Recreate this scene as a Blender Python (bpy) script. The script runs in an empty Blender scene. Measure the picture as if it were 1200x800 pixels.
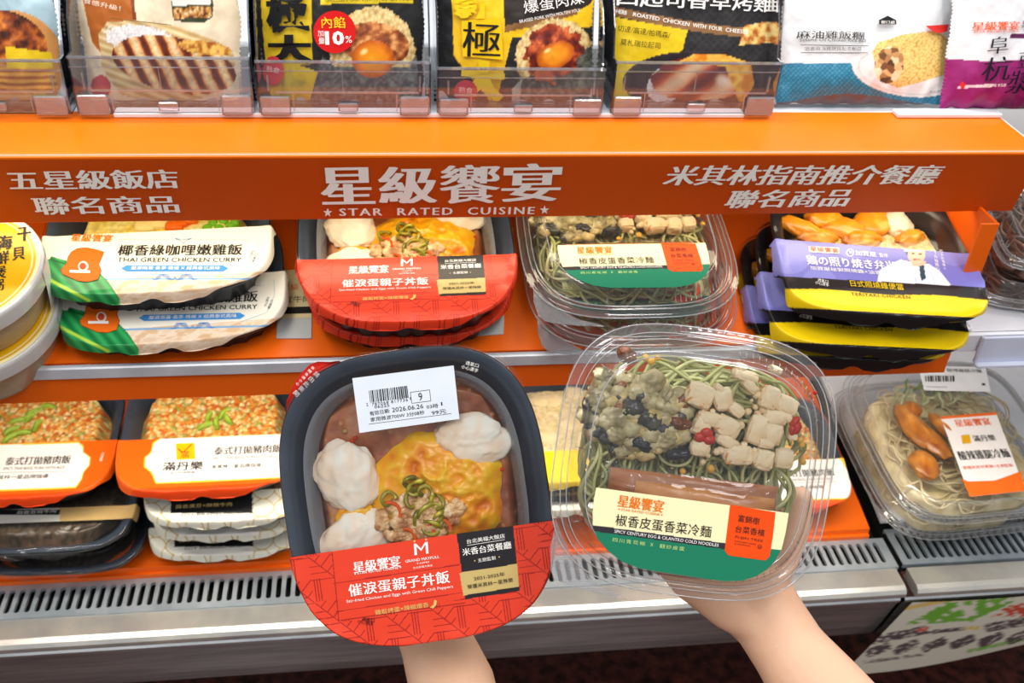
import bpy, math, random
import numpy as np
from mathutils import Matrix, Vector
from mathutils.geometry import tessellate_polygon

random.seed(7)
rng = np.random.RandomState(7)
SC = bpy.context.scene
COL = SC.collection
R = math.radians

# ------------------------------------------------------------------ camera, light, exposure
CAM_LOC = Vector((0.0, 0.0, 1.4))
CAM_ROT = (0.950022, -0.050191, -0.116904)
cam_d = bpy.data.cameras.new('camera')
cam_d.sensor_width = 36.0
cam_d.lens = 35.22
cam_d.clip_start = 0.01
cam_d.dof.use_dof = True
cam_d.dof.focus_distance = 0.67
cam_d.dof.aperture_fstop = 15.0
cam = bpy.data.objects.new('camera', cam_d)
cam.location = CAM_LOC
cam.rotation_euler = CAM_ROT
COL.objects.link(cam)
SC.camera = cam

world = bpy.data.worlds.new('world')
SC.world = world
world.use_nodes = True
_bg = world.node_tree.nodes['Background']
_nt = world.node_tree
_tc = _nt.nodes.new('ShaderNodeTexCoord')
_sp = _nt.nodes.new('ShaderNodeSeparateXYZ')
_mr = _nt.nodes.new('ShaderNodeMapRange')
_mr.inputs['From Min'].default_value = -0.4
_mr.inputs['From Max'].default_value = 0.9
_cr = _nt.nodes.new('ShaderNodeValToRGB')      # the shop around: darker goods and floor below, bright ceiling above
_cr.color_ramp.elements[0].color = (0.13, 0.12, 0.12, 1)
_cr.color_ramp.elements[1].color = (1.0, 1.0, 1.02, 1)
_nt.links.new(_tc.outputs['Generated'], _sp.inputs[0])
_nt.links.new(_sp.outputs['Z'], _mr.inputs['Value'])
_nt.links.new(_mr.outputs[0], _cr.inputs['Fac'])
_nt.links.new(_cr.outputs['Color'], _bg.inputs['Color'])
_bg.inputs['Strength'].default_value = 0.72


def area_light(name, loc, rot, sx, sy, power, color=(1, 1, 1)):
    d = bpy.data.lights.new(name, 'AREA')
    d.shape = 'RECTANGLE'
    d.size, d.size_y, d.energy, d.color = sx, sy, power, color
    o = bpy.data.objects.new(name, d)
    o.location, o.rotation_euler = loc, rot
    COL.objects.link(o)
    return o


# ceiling light panels of the shop aisle, and the LED strips of the chiller
area_light('ceiling_lamp', (-0.55, -0.15, 2.75), (R(-16), R(0), 0), 0.3, 1.5, 17, (1.0, 0.98, 0.95))
area_light('ceiling_lamp', (0.65, -0.15, 2.75), (R(-16), R(0), 0), 0.3, 1.5, 17, (1.0, 0.98, 0.95))
area_light('ceiling_lamp', (0.0, -1.3, 2.6), (R(-42), 0, 0), 2.4, 0.6, 68, (1.0, 0.98, 0.96))
area_light('led_strip', (0.0, 0.752, 1.012), (R(8), 0, 0), 1.1, 0.02, 0.5, (1.0, 0.88, 0.62))
area_light('led_strip', (0.1, 0.80, 0.835), (R(0), 0, 0), 1.2, 0.025, 3.2, (1.0, 0.92, 0.76))
area_light('led_strip', (0.1, 0.84, 1.42), (R(-12), 0, 0), 1.3, 0.02, 2.4, (1.0, 0.98, 0.95))

SC.view_settings.view_transform = 'Standard'
SC.view_settings.look = 'None'
SC.view_settings.exposure = 0.2
SC.view_settings.gamma = 1.0
SC.view_settings.use_curve_mapping = False
SC.cycles.max_bounces = 8
SC.cycles.transparent_max_bounces = 24
SC.cycles.diffuse_bounces = 3
SC.cycles.glossy_bounces = 3
SC.cycles.use_denoising = True
SC.cycles.sample_clamp_indirect = 4.0

# ------------------------------------------------------------------ view geometry (pixel -> point on a real plane)
FPX = 1174.0
CR = cam.rotation_euler.to_matrix()
CRn = np.array(CR)
CLn = np.array(CAM_LOC)


def ray(px, py):
    return CR @ (Vector((px - 600, -(py - 400), -FPX)) / FPX)


def at_depth(px, py, d):
    return CAM_LOC + ray(px, py) * d


def on_plane(px, py, p, n):
    r = ray(px, py)
    t = (Vector(p) - CAM_LOC).dot(Vector(n)) / r.dot(Vector(n))
    return CAM_LOC + r * t


def project(P):
    q = (np.asarray(P) - CLn) @ CRn
    return 600 + FPX * q[:, 0] / -q[:, 2], 400 - FPX * q[:, 1] / -q[:, 2]


def frame(loc, rot3):
    M = rot3.to_4x4()
    M.translation = loc
    return M


def to_local(M, px, py, z=0.0):
    """point of the local plane z seen at a pixel"""
    n = M.to_3x3() @ Vector((0, 0, 1))
    p = M @ Vector((0, 0, z))
    w = on_plane(px, py, p, n)
    return M.inverted() @ w


# ------------------------------------------------------------------ colours, materials
def lin(c):
    c = np.asarray(c, float) / 255.0
    return np.where(c <= 0.04045, c / 12.92, ((c + 0.055) / 1.055) ** 2.4)


def rgb(r, g, b):
    l = lin((r, g, b))
    return (float(l[0]), float(l[1]), float(l[2]), 1)


def new_mat(name):
    m = bpy.data.materials.new(name)
    m.use_nodes = True
    return m, m.node_tree, m.node_tree.nodes['Principled BSDF']


def noise_mat(name, c1, c2, scale=40, rough=0.5, metal=0.0, bump=0.0, bscale=None, spec=0.5, sss=0.0, coat=0.0, stretch=None, detail=4):
    m, nt, b = new_mat(name)
    tc = nt.nodes.new('ShaderNodeTexCoord')
    mp = nt.nodes.new('ShaderNodeMapping')
    if stretch:
        mp.inputs['Scale'].default_value = stretch
    nt.links.new(tc.outputs['Object'], mp.inputs['Vector'])
    n = nt.nodes.new('ShaderNodeTexNoise')
    n.inputs['Scale'].default_value = scale
    n.inputs['Detail'].default_value = detail
    nt.links.new(mp.outputs[0], n.inputs['Vector'])
    r = nt.nodes.new('ShaderNodeValToRGB')
    r.color_ramp.elements[0].position = 0.35
    r.color_ramp.elements[1].position = 0.65
    r.color_ramp.elements[0].color = rgb(*c1)
    r.color_ramp.elements[1].color = rgb(*c2)
    nt.links.new(n.outputs['Fac'], r.inputs['Fac'])
    nt.links.new(r.outputs['Color'], b.inputs['Base Color'])
    b.inputs['Roughness'].default_value = rough
    b.inputs['Metallic'].default_value = metal
    b.inputs['Specular IOR Level'].default_value = spec
    if coat:
        b.inputs['Coat Weight'].default_value = coat
        b.inputs['Coat Roughness'].default_value = 0.08
    if sss:
        b.inputs['Subsurface Weight'].default_value = sss
        b.inputs['Subsurface Radius'].default_value = (0.01, 0.005, 0.003)
        b.inputs['Subsurface Scale'].default_value = 0.6
    if bump:
        n2 = nt.nodes.new('ShaderNodeTexNoise')
        n2.inputs['Scale'].default_value = bscale or scale * 3
        nt.links.new(mp.outputs[0], n2.inputs['Vector'])
        bp = nt.nodes.new('ShaderNodeBump')
        bp.inputs['Strength'].default_value = bump
        bp.inputs['Distance'].default_value = 0.002
        nt.links.new(n2.outputs['Fac'], bp.inputs['Height'])
        nt.links.new(bp.outputs[0], b.inputs['Normal'])
    return m


def print_mat(name, rough=0.4, spec=0.3, coat=0.0, bump=0.0, bscale=30):
    """print read from the colour attribute of the sheet"""
    m, nt, b = new_mat(name)
    a = nt.nodes.new('ShaderNodeVertexColor')
    a.layer_name = 'print'
    nt.links.new(a.outputs['Color'], b.inputs['Base Color'])
    b.inputs['Roughness'].default_value = rough
    b.inputs['Specular IOR Level'].default_value = spec
    b.inputs['Coat Weight'].default_value = coat
    b.inputs['Coat Roughness'].default_value = 0.1
    if bump:
        tc = nt.nodes.new('ShaderNodeTexCoord')
        n2 = nt.nodes.new('ShaderNodeTexNoise')
        n2.inputs['Scale'].default_value = bscale
        n2.inputs['Detail'].default_value = 2
        nt.links.new(tc.outputs['Object'], n2.inputs['Vector'])
        bp = nt.nodes.new('ShaderNodeBump')
        bp.inputs['Strength'].default_value = bump
        bp.inputs['Distance'].default_value = 0.004
        nt.links.new(n2.outputs['Fac'], bp.inputs['Height'])
        nt.links.new(bp.outputs[0], b.inputs['Normal'])
    return m


def clear_mat(name, tint=(0.96, 0.97, 0.97), refl=1.0, rough=0.06, haze=0.0, hazecol=(0.9, 0.92, 0.95), bump=0.0, bscale=60):
    """thin clear plastic: see-through with a fresnel gloss and an optional milky haze"""
    m = bpy.data.materials.new(name)
    m.use_nodes = True
    nt = m.node_tree
    nt.nodes.clear()
    out = nt.nodes.new('ShaderNodeOutputMaterial')
    tr = nt.nodes.new('ShaderNodeBsdfTransparent')
    tr.inputs['Color'].default_value = (*tint, 1)
    gl = nt.nodes.new('ShaderNodeBsdfGlossy')
    gl.inputs['Roughness'].default_value = rough
    fr = nt.nodes.new('ShaderNodeFresnel')
    fr.inputs['IOR'].default_value = 1.5
    mu = nt.nodes.new('ShaderNodeMath')
    mu.operation = 'MULTIPLY'
    mu.use_clamp = True
    mu.inputs[1].default_value = refl
    nt.links.new(fr.outputs[0], mu.inputs[0])
    mix = nt.nodes.new('ShaderNodeMixShader')
    nt.links.new(mu.outputs[0], mix.inputs[0])
    base = tr
    if haze:
        df = nt.nodes.new('ShaderNodeBsdfDiffuse')
        df.inputs['Color'].default_value = (*hazecol, 1)
        mh = nt.nodes.new('ShaderNodeMixShader')
        mh.inputs[0].default_value = haze
        nt.links.new(tr.outputs[0], mh.inputs[1])
        nt.links.new(df.outputs[0], mh.inputs[2])
        base = mh
    nt.links.new(base.outputs[0], mix.inputs[1])
    nt.links.new(gl.outputs[0], mix.inputs[2])
    nt.links.new(mix.outputs[0], out.inputs['Surface'])
    if bump:
        tc = nt.nodes.new('ShaderNodeTexCoord')
        n2 = nt.nodes.new('ShaderNodeTexNoise')
        n2.inputs['Scale'].default_value = bscale
        n2.inputs['Detail'].default_value = 2
        nt.links.new(tc.outputs['Object'], n2.inputs['Vector'])
        bp = nt.nodes.new('ShaderNodeBump')
        bp.inputs['Strength'].default_value = bump
        bp.inputs['Distance'].default_value = 0.003
        nt.links.new(n2.outputs['Fac'], bp.inputs['Height'])
        nt.links.new(bp.outputs[0], gl.inputs['Normal'])
        nt.links.new(bp.outputs[0], fr.inputs['Normal'])
    return m


_flat = {}


def ink(r, g, b, rough=0.45):
    k = (r, g, b, rough)
    if k not in _flat:
        _flat[k] = noise_mat('ink_%d_%d_%d' % (r, g, b), (r, g, b), (min(255, r + 3), min(255, g + 3), min(255, b + 3)), 60, rough, spec=0.2, detail=0)
    return _flat[k]


M_ORANGE = noise_mat('orange_powder_coat', (252, 116, 0), (254, 122, 2), 12, 0.38, spec=0.35, bump=0.05, bscale=500)
M_SHELF = noise_mat('orange_shelf_paint', (238, 96, 6), (244, 106, 12), 9, 0.35, spec=0.4, bump=0.05, bscale=400)
M_FASCIA = noise_mat('rust_orange_sign_face', (196, 72, 4), (204, 78, 6), 5, 0.42, spec=0.3)
M_STEEL = noise_mat('brushed_stainless_steel', (168, 172, 176), (205, 208, 210), 9, 0.30, metal=0.9, bump=0.06, bscale=120, stretch=(1, 14, 14))
M_STEEL_TOP = noise_mat('worn_stainless_ledge', (190, 192, 192), (226, 224, 214), 14, 0.36, metal=0.75, bump=0.10, bscale=60)
M_GRILLE = noise_mat('grey_coated_grille', (160, 172, 182), (188, 198, 206), 25, 0.35, metal=0.5, bump=0.04)
M_SILVER = noise_mat('silver_price_channel', (196, 200, 208), (216, 220, 226), 30, 0.3, metal=0.2)
M_GAP = noise_mat('brown_rubber_seal', (84, 52, 46), (104, 66, 58), 40, 0.6)
M_BLACKVOID = noise_mat('dark_duct', (8, 8, 9), (14, 14, 15), 20, 0.8)
M_WHITE = noise_mat('white_liner', (226, 228, 228), (236, 238, 238), 6, 0.5)
M_WHITEPL = noise_mat('white_plastic', (222, 226, 234), (232, 236, 242), 20, 0.35)
M_GRANITE = noise_mat('dark_red_granite', (30, 14, 10), (92, 46, 38), 55, 0.3, bump=0.02, detail=8)
M_TRAY = noise_mat('black_plastic_tray', (24, 27, 32), (30, 33, 39), 50, 0.28, spec=0.6)
M_TRAYB = noise_mat('brown_black_plastic_tray', (44, 34, 34), (54, 42, 40), 50, 0.25, spec=0.6)
M_TRAYIN = noise_mat('black_tray_wall_bluish_sheen', (50, 62, 78), (62, 76, 94), 30, 0.30, spec=0.6)  # inner wall of the black trays; its bluish reflection is put into the colour
M_CLEAR = clear_mat('clear_plastic', tint=(0.98, 0.98, 0.98), refl=1.8, rough=0.05, haze=0.035)
M_CLEARW = clear_mat('clear_plastic_wrinkled', tint=(0.985, 0.985, 0.985), refl=1.1, rough=0.06, bump=0.35, bscale=45, haze=0.01)
M_ACRYL = clear_mat('clear_acrylic', tint=(0.90, 0.92, 0.95), refl=1.6, rough=0.04, haze=0.05, hazecol=(0.66, 0.74, 0.86))
M_ACRYLE = clear_mat('acrylic_edge', tint=(0.85, 0.88, 0.92), refl=3.0, rough=0.1, haze=0.20, hazecol=(0.80, 0.86, 0.95))
M_EDGE = clear_mat('moulded_edge_with_highlight', refl=3.0, rough=0.08, haze=0.34, hazecol=(0.92, 0.93, 0.94))  # white haze paints the highlights along the clear moulded edges
M_FILM = clear_mat('clear_shrink_film', tint=(0.985, 0.985, 0.985), refl=0.8, rough=0.09, bump=0.25, bscale=28)
M_MILKY = clear_mat('milky_inner_tray', tint=(0.8, 0.82, 0.85), refl=1.2, rough=0.15, haze=0.35, hazecol=(0.55, 0.6, 0.68))
M_PRINT = print_mat('printed_film', 0.36, 0.35, coat=0.2, bump=0.22, bscale=34)
M_PACK = print_mat('printed_foil_pack', 0.42, 0.4, coat=0.15, bump=0.5, bscale=26)
M_PAPER = print_mat('printed_paper', 0.55, 0.2)
M_FOOD = print_mat('glazed_food', 0.34, 0.5, coat=0.3)
M_FOODM = print_mat('matt_food', 0.6, 0.3)
M_SKIN = noise_mat('skin', (228, 180, 148), (236, 192, 160), 22, 0.5, sss=0.12, bump=0.10, bscale=260, spec=0.3)
M_NAIL = noise_mat('fingernail', (240, 196, 184), (246, 208, 196), 30, 0.25)

# ------------------------------------------------------------------ noise in numpy


def _hash(i, j, k=0, s=0):
    n = (i.astype(np.int64) * 374761393 + j.astype(np.int64) * 668265263 + np.int64(k) * 2147483647 + s * 974634777) & 0x7fffffff
    n = ((n ^ (n >> 13)) * 1274126177) & 0x7fffffff
    n = (n ^ (n >> 16)) & 0xffffff
    return n / float(0xffffff)


def vnoise(x, y, s=0):
    i, j = np.floor(x), np.floor(y)
    u, v = x - i, y - j
    u, v = u * u * (3 - 2 * u), v * v * (3 - 2 * v)
    a, b = _hash(i, j, 0, s), _hash(i + 1, j, 0, s)
    c, d = _hash(i, j + 1, 0, s), _hash(i + 1, j + 1, 0, s)
    return (a * (1 - u) + b * u) * (1 - v) + (c * (1 - u) + d * u) * v


def fbm(x, y, s=0, o=4):
    t, a, w = 0, 1.0, 0
    for k in range(o):
        t = t + a * vnoise(x * 2 ** k, y * 2 ** k, s + k)
        w += a
        a *= 0.5
    return t / w


def noise3(P, f, s=0):
    x, y, z = P[:, 0] * f, P[:, 1] * f, P[:, 2] * f
    return (fbm(x + 7.1 * s, y + z * 0.7, s, 3) + fbm(y + 3.3, z + x * 0.6, s + 11, 3) + fbm(z - 5.2, x - y * 0.5, s + 23, 3)) / 3 - 0.5


def worley(x, y, s=0):
    i, j = np.floor(x), np.floor(y)
    best = np.full(x.shape, 9.0)
    bid = np.zeros(x.shape)
    for di in (-1, 0, 1):
        for dj in (-1, 0, 1):
            a, b = i + di, j + dj
            px_, py_ = a + _hash(a, b, 0, s), b + _hash(a, b, 0, s + 5)
            d = np.hypot(px_ - x, py_ - y)
            m = d < best
            best = np.where(m, d, best)
            bid = np.where(m, _hash(a, b, 0, s + 9), bid)
    return best, bid


def smooth(e0, e1, x):
    t = np.clip((x - e0) / (e1 - e0), 0, 1)
    return t * t * (3 - 2 * t)


# paint helpers: img is (N,3) sRGB 0-255
def inside(px, py, poly):
    r = np.zeros(px.shape, bool)
    n = len(poly)
    for k in range(n):
        x0, y0 = poly[k]
        x1, y1 = poly[(k + 1) % n]
        if y0 == y1:
            continue
        c = ((y0 > py) != (y1 > py)) & (px < (x1 - x0) * (py - y0) / (y1 - y0) + x0)
        r ^= c
    return r


def ell(px, py, cx, cy, rx, ry, rot=0.0):
    c, s = math.cos(R(rot)), math.sin(R(rot))
    x, y = px - cx, py - cy
    return np.hypot((x * c + y * s) / rx, (-x * s + y * c) / ry)


def seg(px, py, x0, y0, x1, y1):
    dx, dy = x1 - x0, y1 - y0
    t = np.clip(((px - x0) * dx + (py - y0) * dy) / (dx * dx + dy * dy + 1e-9), 0, 1)
    return np.hypot(px - x0 - t * dx, py - y0 - t * dy)


def put(img, mask, col):
    m = np.asarray(mask, float)
    if m.ndim == 1:
        m = m[:, None]
    img[:] = img * (1 - m) + np.asarray(col, float) * m


def ramp(v, stops):
    """colour ramp over v; stops = [(pos,(r,g,b)),...]"""
    p = [s[0] for s in stops]
    return np.stack([np.interp(v, p, [s[1][k] for s in stops]) for k in range(3)], 1)


# ------------------------------------------------------------------ mesh builder
class MB:
    def __init__(self):
        self.v, self.f, self.m, self.c, self.n = [], [], [], [], 0

    def add(self, V, F, mi=0, col=None):
        V = np.asarray(V, float).reshape(-1, 3)
        self.v.append(V)
        self.f += [tuple(i + self.n for i in q) for q in F]
        self.m += [mi] * len(F)
        self.c.append(np.tile((200.0, 200, 200), (len(V), 1)) if col is None else np.broadcast_to(np.asarray(col, float), (len(V), 3)).copy())
        self.n += len(V)
        return self

    def verts(self):
        return np.concatenate(self.v)

    def box(self, x0, x1, y0, y1, z0, z1, mi=0, bev=0.0):
        if bev:
            return self.rbox((x0 + x1) / 2, (y0 + y1) / 2, (z0 + z1) / 2, x1 - x0, y1 - y0, z1 - z0, bev, mi)
        V = [(x, y, z) for z in (z0, z1) for y in (y0, y1) for x in (x0, x1)]
        return self.add(V, [(0, 2, 3, 1), (4, 5, 7, 6), (0, 1, 5, 4), (2, 6, 7, 3), (0, 4, 6, 2), (1, 3, 7, 5)], mi)

    def rbox(self, cx, cy, cz, sx, sy, sz, b, mi=0):
        """box with chamfered edges"""
        hx, hy, hz = sx / 2, sy / 2, sz / 2
        V, F = [], []
        prof = [(-hz, b), (-hz + b, 0), (hz - b, 0), (hz, b)]
        for z, ins in prof:
            X, Y = hx - ins, hy - ins
            for (x, y) in ((-X + b, -Y), (X - b, -Y), (X, -Y + b), (X, Y - b), (X - b, Y), (-X + b, Y), (-X, Y - b), (-X, -Y + b)):
                V.append((cx + x, cy + y, cz + z))
        for k in range(3):
            for i in range(8):
                j = (i + 1) % 8
                F.append((k * 8 + i, k * 8 + j, k * 8 + 8 + j, k * 8 + 8 + i))
        F.append(tuple(range(7, -1, -1)))
        F.append(tuple(range(24, 32)))
        return self.add(V, F, mi)

    def grid(self, P, nu, nv, mi=0, col=None, flip=False):
        F = []
        for j in range(nv - 1):
            for i in range(nu - 1):
                a = j * nu + i
                q = (a, a + 1, a + nu + 1, a + nu)
                F.append(q[::-1] if flip else q)
        return self.add(P, F, mi, col)

    def tube(self, pts, r, sides=6, mi=0, col=None, caps=True):
        pts = np.asarray(pts, float)
        n = len(pts)
        rr = np.broadcast_to(np.asarray(r, float), (n,))
        T = np.gradient(pts, axis=0)
        T /= np.linalg.norm(T, axis=1)[:, None] + 1e-12
        up = np.array([0.13, 0.21, 1.0])
        A = np.cross(T, up)
        A /= np.linalg.norm(A, axis=1)[:, None] + 1e-12
        B = np.cross(T, A)
        th = np.linspace(0, 2 * np.pi, sides, endpoint=False)
        V = (pts[:, None] + rr[:, None, None] * (np.cos(th)[None, :, None] * A[:, None] + np.sin(th)[None, :, None] * B[:, None])).reshape(-1, 3)
        F = []
        for k in range(n - 1):
            for i in range(sides):
                j = (i + 1) % sides
                F.append((k * sides + i, k * sides + j, (k + 1) * sides + j, (k + 1) * sides + i))
        if caps:
            F.append(tuple(range(sides)))
            F.append(tuple(range(n * sides - 1, (n - 1) * sides - 1, -1)))
        return self.add(V, F, mi, col)

    def blob(self, c, r, rot=None, amp=0.2, freq=2.0, seed=0, n=18, mi=0, colfn=None, sq=1.0):
        """lumpy closed ball; sq<1 makes it boxy"""
        nv, nu = n, n * 2
        ph = np.linspace(0, np.pi, nv)
        th = np.linspace(0, 2 * np.pi, nu, endpoint=False)
        PH, TH = np.meshgrid(ph[1:-1], th, indexing='ij')
        D = np.stack([np.sin(PH) * np.cos(TH), np.sin(PH) * np.sin(TH), np.cos(PH)], -1).reshape(-1, 3)
        D = np.concatenate([[(0, 0, 1)], D, [(0, 0, -1)]])
        k = 1 + amp * 2 * noise3(D, freq, seed)
        S = np.sign(D) * np.abs(D) ** sq
        if sq < 1:
            S /= (np.max(np.abs(S), axis=1)[:, None] * 0.55 + 0.45 * np.linalg.norm(S, axis=1)[:, None])
        V = S * k[:, None] * np.asarray(r, float)
        if rot is not None:
            V = V @ np.array(rot.to_matrix()).T
        V = V + np.asarray(c, float)
        F = []
        for i in range(nu):
            j = (i + 1) % nu
            F.append((0, 1 + i, 1 + j))
            for q in range(nv - 3):
                a, b = 1 + q * nu, 1 + (q + 1) * nu
                F.append((a + i, b + i, b + j, a + j))
            a = 1 + (nv - 3) * nu
            F.append((a + i, len(V) - 1, a + j))
        col = colfn(D, V, k) if colfn else None
        return self.add(V, F, mi, col)

    def poly(self, pts, z, mi=0, thick=0.0):
        t = tessellate_polygon([[Vector((p[0], p[1], 0)) for p in pts]])
        area = 0
        F = []
        for q in t:
            a, b, c = [pts[i] for i in q]
            s = (b[0] - a[0]) * (c[1] - a[1]) - (b[1] - a[1]) * (c[0] - a[0])
            F.append(tuple(q) if s > 0 else tuple(q[::-1]))
        V = [(p[0], p[1], z) for p in pts]
        self.add(V, F, mi)
        if thick:
            n = len(pts)
            V2 = V + [(p[0], p[1], z - thick) for p in pts]
            self.add(V2, [(i, (i + 1) % n, n + (i + 1) % n, n + i) for i in range(n)] + [tuple(n + i for i in q[::-1]) for q in F], mi)
        return self

    def xform(self, fn):
        self.v = [fn(V) for V in self.v]
        return self


def obj(name, mb, mats, parent=None, smooth=False, M=None, attr=False):
    me = bpy.data.meshes.new(name)
    V = mb.verts()
    me.from_pydata(V.tolist(), [], mb.f)
    mats = mats if isinstance(mats, (list, tuple)) else [mats]
    for m in mats:
        me.materials.append(m)
    if len(mats) > 1:
        me.polygons.foreach_set('material_index', mb.m)
    if smooth:
        me.polygons.foreach_set('use_smooth', [True] * len(mb.f))
    if attr:
        ca = me.color_attributes.new('print', 'FLOAT_COLOR', 'POINT')
        C = np.ones((len(V), 4), np.float32)
        C[:, :3] = lin(np.clip(np.concatenate(mb.c), 0, 250))
        ca.data.foreach_set('color', C.ravel())
    me.update()
    o = bpy.data.objects.new(name, me)
    COL.objects.link(o)
    if parent is not None:
        o.parent = parent
    if M is not None:
        if parent is None:
            o.matrix_world = M
        else:
            o.matrix_local = M
    return o


def thing(name, label, cat, M, group=None):
    o = bpy.data.objects.new(name, None)
    o.empty_display_size = 0.02
    COL.objects.link(o)
    o.matrix_world = M
    return tag(o, label, cat, group)


def tag(o, label, cat=None, group=None):
    o['label'] = label
    if cat:
        o['category'] = cat
    if group:
        o['group'] = group
    return o


def dup(root, M, label, group=None):
    r = root.copy()
    COL.objects.link(r)
    r.matrix_world = M
    r['label'] = label
    if group:
        r['group'] = group
    for ch in [c for c in bpy.data.objects if c.parent == root]:
        c = ch.copy()
        COL.objects.link(c)
        c.parent = r
        for g in [x for x in bpy.data.objects if x.parent == ch]:
            d = g.copy()
            COL.objects.link(d)
            d.parent = c
    return r


# ------------------------------------------------------------------ lettering
_glyph = {}


def glyphs(s, fat=0.0, spacing=1.0):
    k = (s, fat, spacing)
    if k not in _glyph:
        c = bpy.data.curves.new('lettering', 'FONT')
        c.body = s
        c.resolution_u = 2
        c.offset = fat
        c.space_character = spacing
        c.align_x = 'LEFT'
        o = bpy.data.objects.new('lettering', c)
        COL.objects.link(o)
        me = bpy.data.meshes.new_from_object(o.evaluated_get(bpy.context.evaluated_depsgraph_get()))
        n = len(me.vertices)
        V = np.zeros(n * 3)
        me.vertices.foreach_get('co', V)
        V = V.reshape(-1, 3)
        F = [tuple(p.vertices) for p in me.polygons]
        bpy.data.objects.remove(o)
        bpy.data.curves.remove(c)
        bpy.data.meshes.remove(me)
        _glyph[k] = (V, F)
    return _glyph[k]


class Art:
    """flat print on a thing's face: coordinates are read from the photograph and laid on the face's own plane"""

    def __init__(self, M, z=0.0, surf=None, lift=0.0003):
        self.M, self.z, self.surf, self.lift = M, z, surf, lift
        self.mb, self.mats = MB(), []

    def mi(self, m):
        if m not in self.mats:
            self.mats.append(m)
        return self.mats.index(m)

    def loc(self, p):
        q = to_local(self.M, p[0], p[1], self.z)
        return np.array((q.x, q.y))

    def _z(self, x, y, l):
        return (self.surf(x, y) if self.surf else np.full(np.shape(x), self.z)) + l

    def text(self, m, s, p0, p1, h, fat=0.0, song=0.0, spacing=1.0, lift=None, skew=0.0):
        """s from p0 to p1 (mid height of the line, pixels), h = cap height in pixels"""
        if h < 7:
            fat, song = 0.0, song * 0.4
        elif h < 16:
            fat, song = 0.0, song * 0.6
        V, F = glyphs(s, fat, spacing)
        if not len(V):
            return
        a, b = self.loc(p0), self.loc(p1)
        mid = ((p0[0] + p1[0]) / 2, (p0[1] + p1[1]) / 2)
        d = np.array((p1[0] - p0[0], p1[1] - p0[1]), float)
        d /= np.linalg.norm(d)
        pu = (mid[0] + d[1] * h / 2, mid[1] - d[0] * h / 2)
        pd = (mid[0] - d[1] * h / 2, mid[1] + d[0] * h / 2)
        hh = np.linalg.norm(self.loc(pu) - self.loc(pd))
        u = b - a
        W = np.linalg.norm(u)
        u = u / W
        v = np.array((-u[1], u[0]))
        x0, x1 = V[:, 0].min(), V[:, 0].max()
        y0, y1 = V[:, 1].min(), V[:, 1].max()
        X = (V[:, 0] - x0) / (x1 - x0)
        Y = (V[:, 1] - y0) / (y1 - y0) - 0.5
        shifts = (0.0,) if not song else (-song, -song / 3, song / 3, song)
        mi = self.mi(m)
        for k, sh in enumerate(shifts):
            P = a[None] + u[None] * (X * W + (sh + skew * Y) * hh)[:, None] + v[None] * (Y * hh)[:, None]
            self.mb.add(np.column_stack([P, self._z(P[:, 0], P[:, 1], (self.lift if lift is None else lift) + k * 0.00001)]), F, mi)

    def poly(self, m, pts, lift=None):
        L = [self.loc(p) for p in pts]
        l = self.lift * 0.6 if lift is None else lift
        mb = MB().poly(L, 0)
        V = mb.verts()
        V[:, 2] = self._z(V[:, 0], V[:, 1], l)
        self.mb.add(V, mb.f, self.mi(m))

    def line(self, m, pts, w, lift=None):
        L = [self.loc(p) for p in pts]
        ws = np.linalg.norm(self.loc((pts[0][0] + 1, pts[0][1])) - self.loc(pts[0])) * w / 2
        l = self.lift * 0.8 if lift is None else lift
        for a, b in zip(L[:-1], L[1:]):
            d = b - a
            n = np.array((-d[1], d[0])) / (np.linalg.norm(d) + 1e-9) * ws
            V = np.array([a - n, b - n, b + n, a + n])
            self.mb.add(np.column_stack([V, self._z(V[:, 0], V[:, 1], l)]), [(0, 1, 2, 3)], self.mi(m))

    def disc(self, m, c, r, ry=None, n=28, lift=None, jag=0.0):
        ry = ry or r
        self.poly(m, [(c[0] + (r + (jag if k % 2 else 0)) * math.cos(2 * math.pi * k / n), c[1] + (ry + (jag if k % 2 else 0)) * math.sin(2 * math.pi * k / n)) for k in range(n)], lift)

    def star(self, m, c, r):
        self.poly(m, [(c[0] + (r if k % 2 == 0 else r * 0.42) * math.sin(math.pi * k / 5), c[1] - (r if k % 2 == 0 else r * 0.42) * math.cos(math.pi * k / 5)) for k in range(10)], self.lift)

    def done(self, parent, name='lettering'):
        if self.mb.n:
            return obj(name, self.mb, self.mats, parent)


# ------------------------------------------------------------------ superellipse forms
def sell(a, b, n, N=96):
    t = np.linspace(0, 2 * np.pi, N, endpoint=False)
    # even-ish spacing along the outline
    c, s = np.cos(t), np.sin(t)
    r = (np.abs(c) ** n + np.abs(s) ** n) ** (-1.0 / n)
    return np.stack([a * r * c, b * r * s], 1)


def loft(mb, a, b, n, prof, N=96, mi=0, cap0=False, cap1=False, ribs=None, n_in=None, mfn=None):
    """prof = [(inset, z)], rings from first to last"""
    rings = []
    t = np.linspace(0, 2 * np.pi, N, endpoint=False)
    for k, p in enumerate(prof):
        ins, z = p[0], p[1]
        q = sell(a - ins, b - ins, n if n_in is None else n + (n_in - n) * k / (len(prof) - 1), N)
        if ribs and k in ribs[0]:
            q = q * (1 + ribs[1] * np.sign(np.cos(t * ribs[2])) / max(a, b))[:, None]
        rings.append(np.column_stack([q, np.full(N, z)]))
    V = np.concatenate(rings)
    F = []
    for k in range(len(prof) - 1):
        for i in range(N):
            j = (i + 1) % N
            F.append((k * N + i, k * N + j, (k + 1) * N + j, (k + 1) * N + i))
    if cap0:
        F.append(tuple(range(N - 1, -1, -1)))
    if cap1:
        F.append(tuple(range((len(prof) - 1) * N, len(prof) * N)))
    mb.add(V, F, mi)
    return mb


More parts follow.
